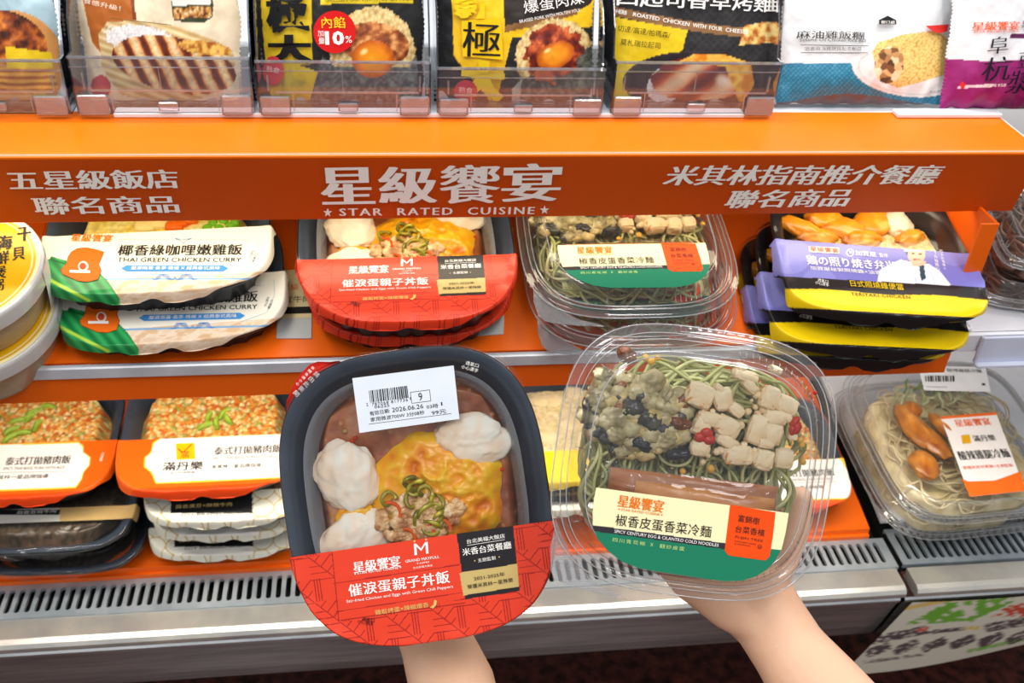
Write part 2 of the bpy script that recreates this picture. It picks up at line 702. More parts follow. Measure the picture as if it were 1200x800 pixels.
def skirt(a, b, n, H, drop=0.006, r0=0.93, wr=0.0, seed=0):
    """height of a sealed film over the tray: flat, rolling down over the rim, with shrink wrinkles"""
    def f(x, y):
        x, y = np.asarray(x, float), np.asarray(y, float)
        rho = (np.abs(x / a) ** n + np.abs(y / b) ** n) ** (1.0 / n)
        z = H - drop * np.clip((rho - r0) / (1 - r0), 0, 1.3) ** 2
        if wr:
            th = np.arctan2(y, x)
            z = z + wr * vnoise(th * 9 + 40, rho * 6, seed) * smooth(r0 - 0.1, r0 + 0.03, rho)
        return z
    return f


def film_sheet(a, b, n, v0, v1, surf, nu=120, nv=60, edge=1.0, jit=0.0, seed=3):
    """the part of the film between v0 and v1 as a grid following surf"""
    t = np.linspace(-1, 1, nu)
    s = 0.55 * t + 0.45 * np.sin(t * np.pi / 2)
    tv = np.linspace(0, 1, nv)
    v = v0 + (v1 - v0) * tv
    if v0 <= -b * 0.99:
        v = v0 + (v1 - v0) * tv ** 1.6
    if v1 >= b * 0.99:
        v = v1 + (v0 - v1) * (1 - tv) ** 1.6
    v = np.clip(v, -b * 0.9995, b * 0.9995)
    S, Vv = np.meshgrid(s, v)
    X = a * (1 - np.abs(Vv / b) ** n) ** (1 / n) * S
    Y = Vv.copy()
    if jit:
        th = np.arctan2(Y / b, X / a)
        k = 1 + jit * (vnoise(th * 5 + 30, th * 0 + 1.5, seed) - 0.5) * smooth(0.86, 1, (np.abs(X / a) ** n + np.abs(Y / b) ** n) ** (1.0 / n))
        X, Y = X * k, Y * k
    Z = surf(X, Y)
    return np.stack([X, Y, Z], -1).reshape(-1, 3), nu, nv


def painted(name, P, nu, nv, M, paint, mat, parent, flip=False, extra=0.0):
    W = P @ np.array(M.to_3x3()).T + np.array(M.translation)
    px, py = project(W)
    img = np.zeros((len(P), 3))
    paint(img, px, py, P[:, 0], P[:, 1])
    mb = MB().grid(P, nu, nv, 0, img, flip)
    return obj(name, mb, mat, parent, smooth=True, attr=True)


def bed(name, a, b, n, z, amp, fn, mat, parent, N=90, tilt=0.0):
    """a bed of food filling the tray: fn(x,y) -> height 0..1, colours"""
    t = np.linspace(-1, 1, N)
    S, T = np.meshgrid(t, t)
    X = a * S * np.sqrt(np.clip(1 - 0.42 * np.abs(T) ** n, 0, 1))
    Y = b * T * np.sqrt(np.clip(1 - 0.42 * np.abs(S) ** n, 0, 1))
    x, y = X.ravel(), Y.ravel()
    h, c = fn(x, y)
    e = smooth(1.0, 0.86, np.maximum(np.abs(S), np.abs(T)).ravel())
    P = np.column_stack([x, y, z + amp * h * e - 0.012 * (1 - e)])
    return obj(name, MB().grid(P, N, N, 0, c), mat, parent, smooth=True, attr=True)


def fit(L, Rr, F, p0, tilt, h, ratio, H):
    """pose of a tray whose lid lies h above a sloping shelf: L,Rr = side points, F = front edge, pixels"""
    Rt = Matrix.Rotation(R(tilt), 3, 'X')
    n = Rt @ Vector((0, 0, 1))
    base = Vector(p0) + n * h
    l, r, f = [on_plane(p[0], p[1], base, n) for p in (L, Rr, F)]
    inv = Rt.inverted()
    l, r, f = inv @ l, inv @ r, inv @ f
    yaw = math.atan2(r.y - l.y, r.x - l.x)
    w = (r - l).length
    ln = w * ratio
    x = Vector((math.cos(yaw), math.sin(yaw), 0))
    y = Vector((-math.sin(yaw), math.cos(yaw), 0))
    mid = (l + r) / 2
    c = mid + y * ((f - mid).dot(y) + ln / 2)
    M = (Rt @ Matrix.Rotation(yaw, 3, 'Z')).to_4x4()
    M.translation = Rt @ c - n * H
    return M, w, ln


def shift(M, dx=0, dy=0, dz=0, yaw=0.0):
    return M @ Matrix.Translation((dx, dy, dz)) @ Matrix.Rotation(R(yaw), 4, 'Z')


def tray(root, w, l, n, H, mat=None, inner=None, N=120, ribk=34, rim=0.007, name='tray', ribs=True, taper=0.022):
    a, b = w / 2 - 0.001, l / 2 - 0.001
    m = MB()
    loft(m, a, b, n, [(0.001, H - 0.0008), (0, H - 0.002), (0, H - 0.005), (0.004, H - 0.006), (0.007, H - 0.010), (0.007 + (taper - .007) * .2, H * 0.62), (0.007 + (taper - .007) * .6, H * 0.25), (taper, 0)], N, 0, cap1=False, ribs=((5, 6), 0.0011, ribk) if ribs else None)
    loft(m, a, b, n, [(taper, 0), (taper, 0.0005)], N, 0, cap1=True)
    loft(m, a, b, n, [(rim + 0.016, 0.004), (rim + 0.010, H * 0.5), (rim + 0.004, H - 0.006), (rim, H - 0.0016), (0.001, H - 0.0008)], N, 1, cap0=True)
    return obj(name, m, [mat or M_TRAY, inner or M_TRAYIN], root, smooth=True)


# food colour / height fields
def f_friedrice(seed=0, bits=((0.0, (226, 120, 30)), (0.5, (252, 206, 110)), (0.75, (255, 236, 180)), (1.0, (214, 70, 26)))):
    def fn(x, y):
        d, i = worley(x * 260, y * 260, seed)
        d2, i2 = worley(x * 110 + 9, y * 110, seed + 3)
        c = ramp(i, bits)
        c *= (0.75 + 0.3 * (1 - np.clip(d, 0, 1)))[:, None]
        h = (1 - d) * 0.5 + (1 - d2) * 0.5 + fbm(x * 30, y * 30, seed)
        return h, c
    return fn


def f_sauce(seed=0, c1=(136, 70, 34), c2=(186, 112, 68)):
    def fn(x, y):
        v = fbm(x * 60, y * 60, seed)
        c = ramp(v, [(0.3, c1), (0.62, c2), (0.8, (196, 140, 104))])
        d, i = worley(x * 180, y * 180, seed + 2)
        put(c, (d < 0.22) & (i > 0.8), (206, 150, 96))
        put(c, (d < 0.2) & (i < 0.07), (160, 30, 20))
        return v, c
    return fn


def f_egg(seed=0):
    def fn(x, y):
        v = fbm(x * 45, y * 45, seed)
        w = fbm(x * 120, y * 120, seed + 4)
        return v + w * 0.3, ramp(v, [(0.25, (240, 168, 0)), (0.5, (255, 206, 6)), (0.75, (255, 226, 70))])
    return fn


def col_chicken(D, V, k):
    n = noise3(V, 95, 3)
    return ramp(n + 0.5, [(0.32, (206, 168, 136)), (0.48, (246, 224, 198)), (0.7, (255, 248, 236))])


def col_omelette(D, V, k):
    n = noise3(V, 90, 5) + (k - 1) * 0.6
    return ramp(n + 0.5, [(0.3, (226, 130, 0)), (0.48, (250, 178, 8)), (0.7, (255, 206, 40))])


def col_meat(D, V, k):
    n = noise3(V, 220, 8)
    return ramp(n + 0.5, [(0.35, (176, 118, 70)), (0.5, (228, 184, 130)), (0.65, (250, 222, 176))])


def col_tofu(D, V, k):
    n = noise3(V, 260, 2)
    n2 = noise3(V, 90, 6)
    c = ramp(n2 + 0.5, [(0.35, (236, 208, 160)), (0.6, (252, 236, 204))])
    put(c, n > 0.13, (226, 150, 74))
    return c


def col_const(*stops, f=150, s=1):
    def fn(D, V, k):
        return ramp(noise3(V, f, s) + 0.5, [(0.3, stops[0]), (0.7, stops[-1])])
    return fn

# ------------------------------------------------------------------ setting
ID = Matrix.Identity(4)


def struct(name, mb, m, M=None):
    o = obj(name, mb, m, None, M=M)
    o['kind'] = 'structure'
    return o


struct('floor', MB().grid([(x, y, 0) for y in (-2.6, 2.2) for x in (-3, 3)], 2, 2), M_GRANITE)
struct('wall_back', MB().box(-3, 3, 1.60, 1.66, 0, 2.9), M_WHITE)

# ------------------------------------------------------------------ the open chiller (shelves, sign, grille, ledge)
XL, XR = -0.70, 0.553


def grille_mesh(x0, x1, y0, y1, z, pitch=0.01122, sw=0.0062, th=0.0015):
    """perforated plate: one rounded slot per cell"""
    mb = MB()
    n = int((x1 - x0 - 0.012) / pitch)
    m = ((x1 - x0) - n * pitch) / 2
    ya, yb = y0 + 0.006, y1 - 0.005
    N = 12
    for k in range(n):
        cx0 = x0 + m + k * pitch
        cx = cx0 + pitch / 2
        r = sw / 2
        hole, outer = [], []
        for q in range(N):
            t = math.pi * q / (N // 2 - 1) if q < N // 2 else math.pi * (q - N // 2) / (N // 2 - 1) + math.pi
            yc = yb - r if q < N // 2 else ya + r
            hx, hy = math.cos(t), math.sin(t)
            hole.append((cx + r * hx, yc + r * hy))
            ox = cx0 + pitch if hx > 0.3 else (cx0 if hx < -0.3 else cx + hx * pitch / 0.6 * 0.5)
            oy = y1 if hy > 0.5 else (y0 if hy < -0.5 else (y1 if (q < N // 2 and 0 < q < N // 2 - 1) else (y0 if q > N // 2 and q < N - 1 else yc)))
            outer.append((ox, oy))
        # outer loop snapped to the cell rectangle
        V = [(a, b, z) for a, b in hole] + [(a, b, z) for a, b in outer] + [(a, b, z - th * 3) for a, b in hole]
        F = []
        for q in range(N):
            j = (q + 1) % N
            F.append((q, N + q, N + j, j))
            F.append((2 * N + q, q, j, 2 * N + j))
        mb.add(V, F)
    for a, b in ((x0, x0 + m), (x1 - m, x1)):
        mb.box(a, b, y0, y1, z - th, z)
    mb.box(x0, x1, y0 - 0.002, y0, z - 0.006, z + 0.0002)
    mb.box(x0, x1, y1, y1 + 0.002, z - 0.006, z + 0.0002)
    return mb


def ledge_mesh(x0, x1):
    mb = MB()
    prof = [(0.793, 0.4585), (0.766, 0.4585), (0.760, 0.4565), (0.757, 0.452), (0.757, 0.447), (0.7585, 0.444), (0.775, 0.442), (0.79, 0.442)]
    V = [(x, y, z) for x in (x0, x1) for y, z in prof]
    n = len(prof)
    mb.add(V, [(k, k + 1, n + k + 1, n + k) for k in range(n - 1)] + [tuple(range(n)), tuple(range(2 * n - 1, n - 1, -1))])
    return mb


def kick_mesh(x0, x1):
    mb = MB()
    prof = [(0.792, 0.4275), (0.772, 0.4275), (0.7695, 0.425), (0.7695, 0.421), (0.773, 0.418), (0.778, 0.400), (0.790, 0.350), (0.798, 0.325), (0.806, 0.316), (0.83, 0.312), (1.19, 0.312)]
    V = [(x, y, z) for x in (x0, x1) for y, z in prof]
    n = len(prof)
    mb.add(V, [(k, k + 1, n + k + 1, n + k) for k in range(n - 1)])
    return mb


def slab(mb, x0, x1, y0, z0, t, depth, thick, mi=0):
    """sloping shelf board from its front edge"""
    c, s = math.cos(R(t)), math.sin(R(t))
    V = []
    for x in (x0, x1):
        for v, w in ((0, 0), (depth, 0), (depth, -thick), (0, -thick)):
            V.append((x, y0 + v * c - w * s, z0 + v * s + w * c))
    return mb.add(V, [(0, 1, 5, 4), (1, 2, 6, 5), (2, 3, 7, 6), (3, 0, 4, 7), (0, 3, 2, 1), (4, 5, 6, 7)], mi)


T2, T3 = 15.0, 11.0
P2 = (0.0, 0.70, 0.885)
P3 = (0.0, 0.850, 0.476)

ch = thing('display_chiller', 'open chiller with bright orange shelves, a lettered rust-orange sign rail, slotted grille and steel ledge', 'chiller', Matrix.Translation((0, 0.85, 0)))
CI = Matrix.Translation((0, -0.85, 0))


def cpart(name, mb, m, **k):
    return obj(name, mb, m, ch, M=CI, **k)


cpart('back_panel', MB().box(XL, 0.62, 1.20, 1.22, 0.10, 1.75), M_WHITE)
cpart('side_panel', MB().box(XL - 0.02, XL, 0.80, 1.22, 0.10, 1.75), M_WHITE)
cpart('base_tank', MB().box(XL, 0.634, 0.86, 1.20, 0.315, 0.44), M_BLACKVOID)
cpart('duct', MB().box(XL, 0.628, 0.794, 0.86, 0.40, 0.43), M_BLACKVOID)
# upper shelf with its orange lip and the sign face
m = MB()
m.box(XL, XR, 0.72, 1.195, 1.050, 1.0625)
cpart('upper_shelf', m, M_WHITEPL)
m = MB()
V, prof = [], [(0.800, 1.0632), (0.722, 1.0632), (0.7185, 1.0615), (0.7185, 1.0600), (0.730, 1.0010), (0.732, 0.9995), (0.736, 1.0000), (0.736, 1.050)]
n_ = len(prof)
V = [(x, y, z) for x in (XL, XR - 0.004) for y, z in prof] + [(XR, y + 0.004, z - 0.001) for y, z in prof]
m.add(V, [(r * n_ + k, r * n_ + k + 1, (r + 1) * n_ + k + 1, (r + 1) * n_ + k) for r in range(2) for k in range(n_ - 1)] + [tuple(2 * n_ + i for i in range(n_))], 0)
rail = cpart('price_rail', m, M_ORANGE)
FA, FB = Vector((0, 0.7180, 1.0600)), Vector((0, 0.7297, 1.0008))
m = MB().add([(XL, FA.y, FA.z), (XR - 0.001, FA.y, FA.z), (XR - 0.001, FB.y, FB.z), (XL, FB.y, FB.z)], [(3, 2, 1, 0)])
sign = cpart('sign_face', m, M_FASCIA)
vy = (FA - FB).normalized()
MF = Matrix(((1, 0, 0), (0, vy.y, vy.z), (0, vy.z, -vy.y))).transposed()
MF = frame(FB, Matrix.Rotation(math.atan2(vy.z, vy.y), 3, 'X'))
W_ = ink(255, 250, 244)
WG = ink(255, 214, 150)
a = Art(MF, 0.0005, lift=0.0006)
a.text(W_, '五星級飯店', (10, 211), (208, 209), 22, song=0.045, lift=0.0006)
a.text(W_, '聯名商品', (40, 241), (208, 238.5), 20, song=0.045)
a.text(W_, '星', (378, 218), (436, 217), 43, song=0.06, fat=0.0)
a.text(W_, '級', (446, 217), (510, 216), 43, song=0.05, fat=0.0)
a.text(W_, '饗', (517, 216), (584, 215), 45, song=0.035, fat=0.0)
a.text(W_, '宴', (591, 214), (655, 213), 44, song=0.055, fat=0.0)
a.text(W_, 'STAR  RATED  CUISINE', (398, 248), (626, 246), 8.5, song=0.08, spacing=1.25)
a.star(W_, (384, 248.5), 5.5)
a.star(W_, (638, 245.5), 5.5)
a.text(W_, '米其林指南推介餐廳', (782, 205), (1100, 204), 22, song=0.045, skew=0.25)
a.text(W_, '聯名商品', (853, 233), (996, 231), 20, song=0.045, skew=0.25)
o = a.done(sign, 'lettering')
o.matrix_parent_inverse = ch.matrix_world.inverted()
o.matrix_basis = MF
o.parent = sign
o.matrix_parent_inverse = sign.matrix_world.inverted() if False else (Matrix.Translation((0, 0, 0)))
o.matrix_local = MF
m = MB()
for x0, x1 in ((-0.212, 0.312), (0.452, 0.551)):
    m.rbox((x0 + x1) / 2, 0.7925, 1.0655, x1 - x0, 0.013, 0.004, 0.0008)
cpart('white_runner', m, M_WHITEPL)
# middle shelf
m = MB()
slab(m, XL, 0.520, P2[1], P2[2], T2, 0.46, 0.006)
m.box(XL, 0.520, P2[1] - 0.0045, P2[1] + 0.002, 0.848, 0.873)
cpart('middle_shelf', m, M_SHELF)
m = MB()
m.box(XL, 0.520, P2[1] - 0.007, P2[1] - 0.001, 0.8725, 0.8845, 0, 0.0012)
cpart('price_channel', m, M_SILVER)
m = MB()
m.box(0.5195, 0.5225, 0.700, 1.10, 0.866, 1.005, 0)
m.box(0.505, 0.5225, 0.698, 0.7005, 0.862, 1.006, 0, 0.0008)
m.box(0.5195, 0.5225, 0.700, 0.740, 0.855, 0.870, 0)
cpart('end_plate', m, M_SHELF)
# lower shelf
m = MB()
slab(m, XL, 0.612, P3[1], P3[2], T3, 0.35, 0.006)
m.box(XL, 0.612, P3[1] - 0.004, P3[1], 0.463, 0.4755)
m.box(XL, 0.612, P3[1] - 0.008, P3[1] - 0.003, 0.461, 0.467)
cpart('lower_shelf', m, M_SHELF)
cpart('air_grille', grille_mesh(XL, 0.632, 0.7955, 0.8405, 0.4605), M_GRILLE)
cpart('steel_ledge', ledge_mesh(XL, 0.6285), M_STEEL_TOP)
cpart('rubber_seal', MB().box(XL, 0.6285, 0.772, 0.80, 0.426, 0.443), M_GAP)
cpart('kick_panel', kick_mesh(XL, 0.634), M_STEEL)

# neighbouring chiller on the right
cr = thing('display_chiller', 'neighbouring white chiller at the right edge with steel grille and white price channel', 'chiller', Matrix.Translation((0.9, 0.85, 0)))
CR2 = Matrix.Translation((-0.9, -0.85, 0))


def rpart(name, mb, m, **k):
    return obj(name, mb, m, cr, M=CR2, **k)


rpart('back_panel', MB().box(0.64, 1.4, 1.20, 1.22, 0.10, 1.75), M_WHITE)
rpart('base_tank', MB().box(0.646, 1.4, 0.86, 1.20, 0.315, 0.44), M_BLACKVOID)
rpart('duct', MB().box(0.646, 1.4, 0.797, 0.86, 0.40, 0.43), M_BLACKVOID)
rpart('air_grille', grille_mesh(0.640, 1.35, 0.7985, 0.855, 0.4605), M_GRILLE)
rpart('steel_ledge', ledge_mesh(0.643, 1.35), M_STEEL_TOP)
rpart('rubber_seal', MB().box(0.643, 1.35, 0.772, 0.80, 0.426, 0.443), M_GAP)
rpart('kick_panel', kick_mesh(0.640, 1.35), M_STEEL)
m = MB()
slab(m, 0.632, 1.35, P3[1] + 0.006, P3[2] + 0.002, T3, 0.33, 0.006)
rpart('lower_shelf', m, M_WHITEPL)
m = MB()
m.box(0.553, 1.2, 0.735, 1.10, 0.848, 0.856)
m.box(0.553, 0.560, 0.730, 1.10, 0.850, 0.874, 0, 0.002)
m.box(0.548, 1.2, 0.728, 0.735, 0.846, 0.868, 0, 0.002)
rpart('middle_shelf', m, M_WHITEPL)
m = MB()
m.box(0.568, 1.2, 0.722, 0.727, 0.836, 0.868, 0, 0.0015)
m.box(0.568, 1.2, 0.716, 0.722, 0.834, 0.839, 0, 0.0015)
rpart('price_channel', m, ink(206, 212, 232, 0.25))

# paper advert hanging from the right chiller's seal
Mp = frame(Vector((0.62, 0.7665, 0.4255)), Matrix.Rotation(R(98), 3, 'X'))


def poster_surf(x, y):
    return 0.004 + 0.020 * (x * 2) * 0 + 0.004 * np.sin(np.asarray(x) * 14) - 0.06 * np.clip(-y, 0, 1) ** 1.2 * 0


def paint_poster(img, px, py, x, y):
    img[:] = (222, 218, 200)
    put(img, smooth(3, 1, seg(px, py, 1050, 715, 1110, 703)), (226, 190, 110))
    put(img, smooth(3, 1, seg(px, py, 1110, 703, 1160, 699)), (226, 190, 110))
    j = (vnoise(px * 0.25, py * 0.5, 3) - 0.5) * 6
    m_ = inside(px + j, py + j * 0.4, [(1060, 732), (1110, 706), (1192, 700), (1176, 711), (1140, 727)]) & (vnoise(px * .12 + 3, py * .3, 8) > 0.22)
    put(img, m_, (116, 176, 62))
    m_ = inside(px + j, py + j * 0.4, [(1162, 722), (1190, 708), (1260, 700), (1260, 722)]) & (vnoise(px * .2, py * .3, 6) > 0.3)
    put(img, m_, (206, 80, 60))
    for (a0, b0, a1, b1, w, c) in ((1024, 750, 1082, 738, 5, (96, 80, 84)), (1088, 741, 1132, 736, 2.2, (96, 80, 84)), (1132, 736, 1146, 735, 2, (224, 190, 80)), (1158, 735, 1240, 722, 5, (96, 80, 84)), (1135, 763, 1230, 742, 2, (130, 186, 80)), (1076, 739, 1086, 736, 2, (214, 90, 70))):
        mm = (seg(px, py, a0, b0, a1, b1) < w) & (vnoise(px * 0.45, py * 0.7, 5) > 0.3)
        put(img, mm, c)
    for k in range(6):
        cx, cy = 1030 + k * 33, 761 - k * 3.0
        mm = (seg(px, py, cx - 11, cy + 4, cx + 9, cy - 4) < 5) & (vnoise(px * 0.5, py * 0.8, 9) > 0.25)
        put(img, mm, (96, 80, 84))
    mm = (seg(px, py, 1012, 776, 1080, 767) < 1.6) & (vnoise(px * 0.9, py * 0.9, 9) > 0.45)
    put(img, mm, (120, 110, 105))


pts = []
NU, NV = 150, 90
for j in range(NV):
    vv = -0.20 * j / (NV - 1)
    for i in range(NU):
        u = 0.028 - 0.03 * (j / (NV - 1)) ** 0.8 + (0.70) * i / (NU - 1)
        lower = 1 - 0.38 * smooth(0.0, 0.6, np.array([i / (NU - 1)]))[0]
        y_ = vv * lower
        pts.append((u, y_, 0.0035 * math.sin(u * 13) + 0.006 * (j / NV) - 0.015 * (j / (NV - 1)) ** 1.5))
P = np.array(pts)
ad = thing('paper_advert', 'cream paper advert with green and red lettering hanging under the right-hand ledge', 'advert', Mp)
painted('paper_sheet', P, NU, NV, Mp, paint_poster, M_PAPER, ad, flip=True)

# ------------------------------------------------------------------ upper row: pouches standing in clear trays
LEAN = 20.0
RL = Matrix.Rotation(R(90 - LEAN), 3, 'X')   # local x right, y up the pouch, z towards the shopper


def mk_pack(name, label, cat, group, x0, x1, paint, y=0.815, top=0.16, bulge=0.012, jag=0.0006, wr=0.0016, lean=LEAN, z=1.0665, nu=170, nv=130, seed=1, back=(150, 150, 152)):
    Mx = frame(Vector(((x0 + x1) / 2, y, z)), Matrix.Rotation(R(90 - lean), 3, 'X'))
    w = x1 - x0
    root = thing(name, label, cat, Mx, group)
    U, V_ = np.meshgrid(np.linspace(-1, 1, nu), np.linspace(0, 1, nv))
    u, v = U.ravel(), V_.ravel()
    edge = jag * np.sign(np.sin(v * 260)) * smooth(0.97, 1.0, np.abs(u)) * np.sign(u)
    X = u * w / 2 + edge + 0.003 * (vnoise(v * 5, v * 0 + seed, seed) - 0.5) * np.abs(u) * np.sign(u) * 2
    Y = v * top
    k = np.clip(1 - np.abs(u) ** 3, 0, 1) * np.clip(1 - np.abs(2 * v - 1) ** 5, 0, 1)
    Z = bulge * k + wr * (fbm(X * 60 + seed, Y * 45, seed) - 0.5) * 2 + wr * 1.2 * np.sin(X * 300 + 8 * fbm(X * 20, Y * 20, seed)) * smooth(0.2, 0.0, v)
    P = np.column_stack([X, Y, Z])
    painted('pouch_front', P, nu, nv, Mx, paint, M_PACK, root)
    q = MB().grid([(a, b, -0.012 * (1 - abs(a / (w / 2)) ** 3) * (1 - abs(2 * b / top - 1) ** 4)) for b in np.linspace(0, top, 12) for a in np.linspace(-w / 2, w / 2, 14)], 14, 12, flip=True)
    obj('pouch_back', q, ink(*back), root, smooth=True)
    art = Art(Mx, 0.0, surf=lambda x, y: bulge * np.clip(1 - np.abs(2 * x / w) ** 3, 0, 1) * np.clip(1 - np.abs(2 * y / top - 1) ** 5, 0, 1) + 0.0022, lift=0.0004)
    return root, Mx, art


def meat_tex(px, py, sx, sy, s, stops):
    return ramp(fbm(px * sx, py * sy, s), stops)


def paint_pack1(img, px, py, x, y):
    img[:] = (178, 206, 216)
    img += ((fbm(px * 0.03, py * 0.05, 4) - 0.5) * 60)[:, None]
    m_ = ell(px, py, 10, 78, 66, 66) < 1
    put(img, m_, (214, 150, 80))
    m_ = ell(px, py, 12, 45, 46, 30, 25) < 1
    put(img, m_, 0)
    c = ramp(fbm(px * 0.10, py * 0.10, 2), [(0.25, (60, 22, 6)), (0.5, (140, 60, 14)), (0.75, (222, 130, 46))])
    img[m_] = c[m_]
    put(img, inside(px, py, [(6, 54), (61, 62), (62, 82), (8, 80)]), (236, 200, 20))
    m_ = inside(px, py, [(0, 80), (62, 80), (68, 104), (50, 112), (0, 108)])
    c = ramp((np.sin(py * 0.8 + 3 * fbm(px * 0.05, py * 0.05, 8)) + 1) / 2, [(0, (170, 80, 14)), (0.5, (236, 160, 40)), (1, (250, 190, 80))])
    img[m_] = c[m_]
    put(img, smooth(3, 1, seg(px, py, 0, 112, 70, 114)), (226, 190, 130))


def paint_pack2(img, px, py, x, y):
    img[:] = (236, 216, 184)
    img += ((fbm(px * 0.05, py * 0.05, 4) - 0.5) * 36)[:, None]
    put(img, inside(px, py, [(90, -30), (152, -30), (158, 26), (125, 30), (118, 62), (108, 50)]), (184, 100, 34))
    put(img, inside(px, py, [(150, -30), (154, -30), (160, 26), (156, 26)]), (130, 60, 20))
    leaf = [(115, 40), (126, 25), (160, 24), (205, 30), (250, 46), (273, 60), (276, 76), (266, 100), (240, 114), (200, 122), (170, 118), (140, 110), (120, 80)]
    m_ = inside(px, py, leaf)
    c = ramp((np.sin((py - px * 0.35) * 0.7) + 1) / 2, [(0, (196, 160, 100)), (1, (238, 214, 160))])
    img[m_] = c[m_]
    m_ = ell(px, py, 165, 46, 42, 16, 8) + (vnoise(px * .5, py * .5, 2) - .5) * 0.3 < 1
    c = ramp(worley(px * .3, py * .3, 2)[0], [(0, (250, 248, 244)), (1, (206, 200, 200))])
    img[m_] = c[m_]
    m_ = ell(px, py, 204, 76, 74, 32, 12) < 1
    ph = px * 0.18 - py * 0.09 + 1.2 * fbm(px * .05, py * .05, 3)
    c = ramp((np.sin(ph * 1.6) + 1) / 2, [(0, (92, 30, 12)), (0.35, (150, 62, 20)), (0.5, (222, 150, 80)), (1, (246, 212, 160))])
    c *= (0.86 + 0.25 * vnoise(px * .4, py * .4, 1))[:, None]
    img[m_] = c[m_]
    m_ = ell(px, py, 240, 56, 32, 8, 8) < 1
    c = ramp(fbm(px * .2, py * .2, 5), [(.3, (170, 90, 20)), (.6, (240, 190, 90))])
    img[m_] = c[m_]
    put(img, inside(px, py, [(201, -30), (246, -30), (250, 4), (249, 20), (240, 26), (204, 25), (201, 10)]), (48, 56, 30))
    m_ = inside(px, py, [(203, 9), (247, 7), (248, 20), (204, 22)])
    c = ramp(fbm(px * .35, py * .3, 5), [(.3, (90, 34, 10)), (.6, (210, 150, 70)), (.8, (245, 230, 200))])
    img[m_] = c[m_]
    put(img, inside(px, py, [(201, -4), (246, -4), (247, 5), (202, 7)]), (240, 236, 226))
    put(img, ell(px, py, 118, 102, 12, 14) < 1, (190, 60, 70))


def rice_dome(img, px, py, cx, cy, rx, ry, rot, s):
    m_ = ell(px, py, cx, cy, rx, ry, rot) + (vnoise(px * .3, py * .3, s) - .5) * .08 < 1
    d, i = worley(px * .22, py * .15, s)
    c = ramp(1 - d, [(0, (170, 130, 70)), (0.5, (224, 190, 120)), (1, (248, 228, 176))])
    img[m_] = c[m_]


def egg_yolk(img, px, py, cx, cy, rx, ry, rot=0):
    e = ell(px, py, cx, cy, rx, ry, rot)
    c = ramp(np.clip(e, 0, 1), [(0, (250, 166, 24)), (0.6, (240, 140, 8)), (1, (190, 84, 0))])
    m_ = e < 1
    img[m_] = c[m_]
    put(img, smooth(1.0, 0.3, ell(px, py, cx - rx * .42, cy - ry * .38, rx * .28, ry * .2, -30)), (255, 226, 150))


def paint_pack3(img, px, py, x, y):
    img[:] = (26, 25, 27)
    put(img, inside(px, py, [(303, -30), (364, -30), (366, 75), (350, 76), (372, 84), (372, 118), (318, 118), (310, 60)]), (224, 188, 20))
    put(img, inside(px, py, [(375, -30), (484, -30), (484, 3), (375, 5)]), (228, 198, 24))
    rice_dome(img, px, py, 437, 66, 50, 58, 0, 4)
    m_ = inside(px, py, [(378, 66), (392, 78), (480, 78), (488, 62), (492, 120), (362, 120)])
    c = ramp(fbm(px * .3, py * .3, 5), [(.3, (58, 62, 62)), (.7, (120, 124, 118))])
    img[m_] = c[m_]
    m_ = (ell(px, py, 440, 52, 40, 26, 8) < 1) & (py > 18)
    c = ramp(fbm(px * .13, py * .16, 9), [(.3, (112, 50, 20)), (.5, (176, 96, 44)), (.7, (232, 168, 100))])
    img[m_] = c[m_]
    egg_yolk(img, px, py, 437, 69, 25, 22)
    m_ = inside(px, py, [(340, 78), (346, 92), (360, 96), (350, 104), (356, 118), (326, 118), (330, 100)])
    put(img, m_, (196, 170, 40))


def paint_pack4(img, px, py, x, y):
    img[:] = (26, 25, 27)
    put(img, inside(px, py, [(528, -30), (600, -30), (700, -30), (700, 30), (606, 44), (600, 44), (582, 118), (574, 118), (532, 66)]), (246, 196, 10))
    put(img, inside(px, py, [(588, -30), (720, -30), (690, 6), (672, 16), (640, 24), (592, 38)]), (36, 26, 22))
    put(img, inside(px, py, [(592, 30), (640, 20), (675, 10), (678, 16), (640, 28), (592, 38)]), (140, 96, 50))
    rice_dome(img, px, py, 650, 66, 46, 44, -15, 6)
    m_ = inside(px, py, [(600, 118), (606, 96), (700, 50), (700, 118)])
    c = ramp(fbm(px * .3, py * .3, 5), [(.3, (52, 52, 48)), (.7, (110, 112, 96))])
    img[m_] = c[m_]
    m_ = ell(px, py, 648, 62, 35, 32, -30) + (fbm(px * .1, py * .1, 2) - .5) * .5 < 1
    c = ramp(fbm(px * .12, py * .12, 9), [(.3, (84, 18, 8)), (.5, (140, 40, 14)), (.72, (220, 110, 50))])
    img[m_] = c[m_]
    egg_yolk(img, px, py, 651, 65, 23, 15, -25)
    m_ = ell(px, py, 638, 88, 12, 6, 20) < 1
    put(img, m_, (190, 90, 50))
    put(img, inside(px, py, [(600, 122), (600, 104), (612, 92), (608, 122)]), (160, 168, 150))


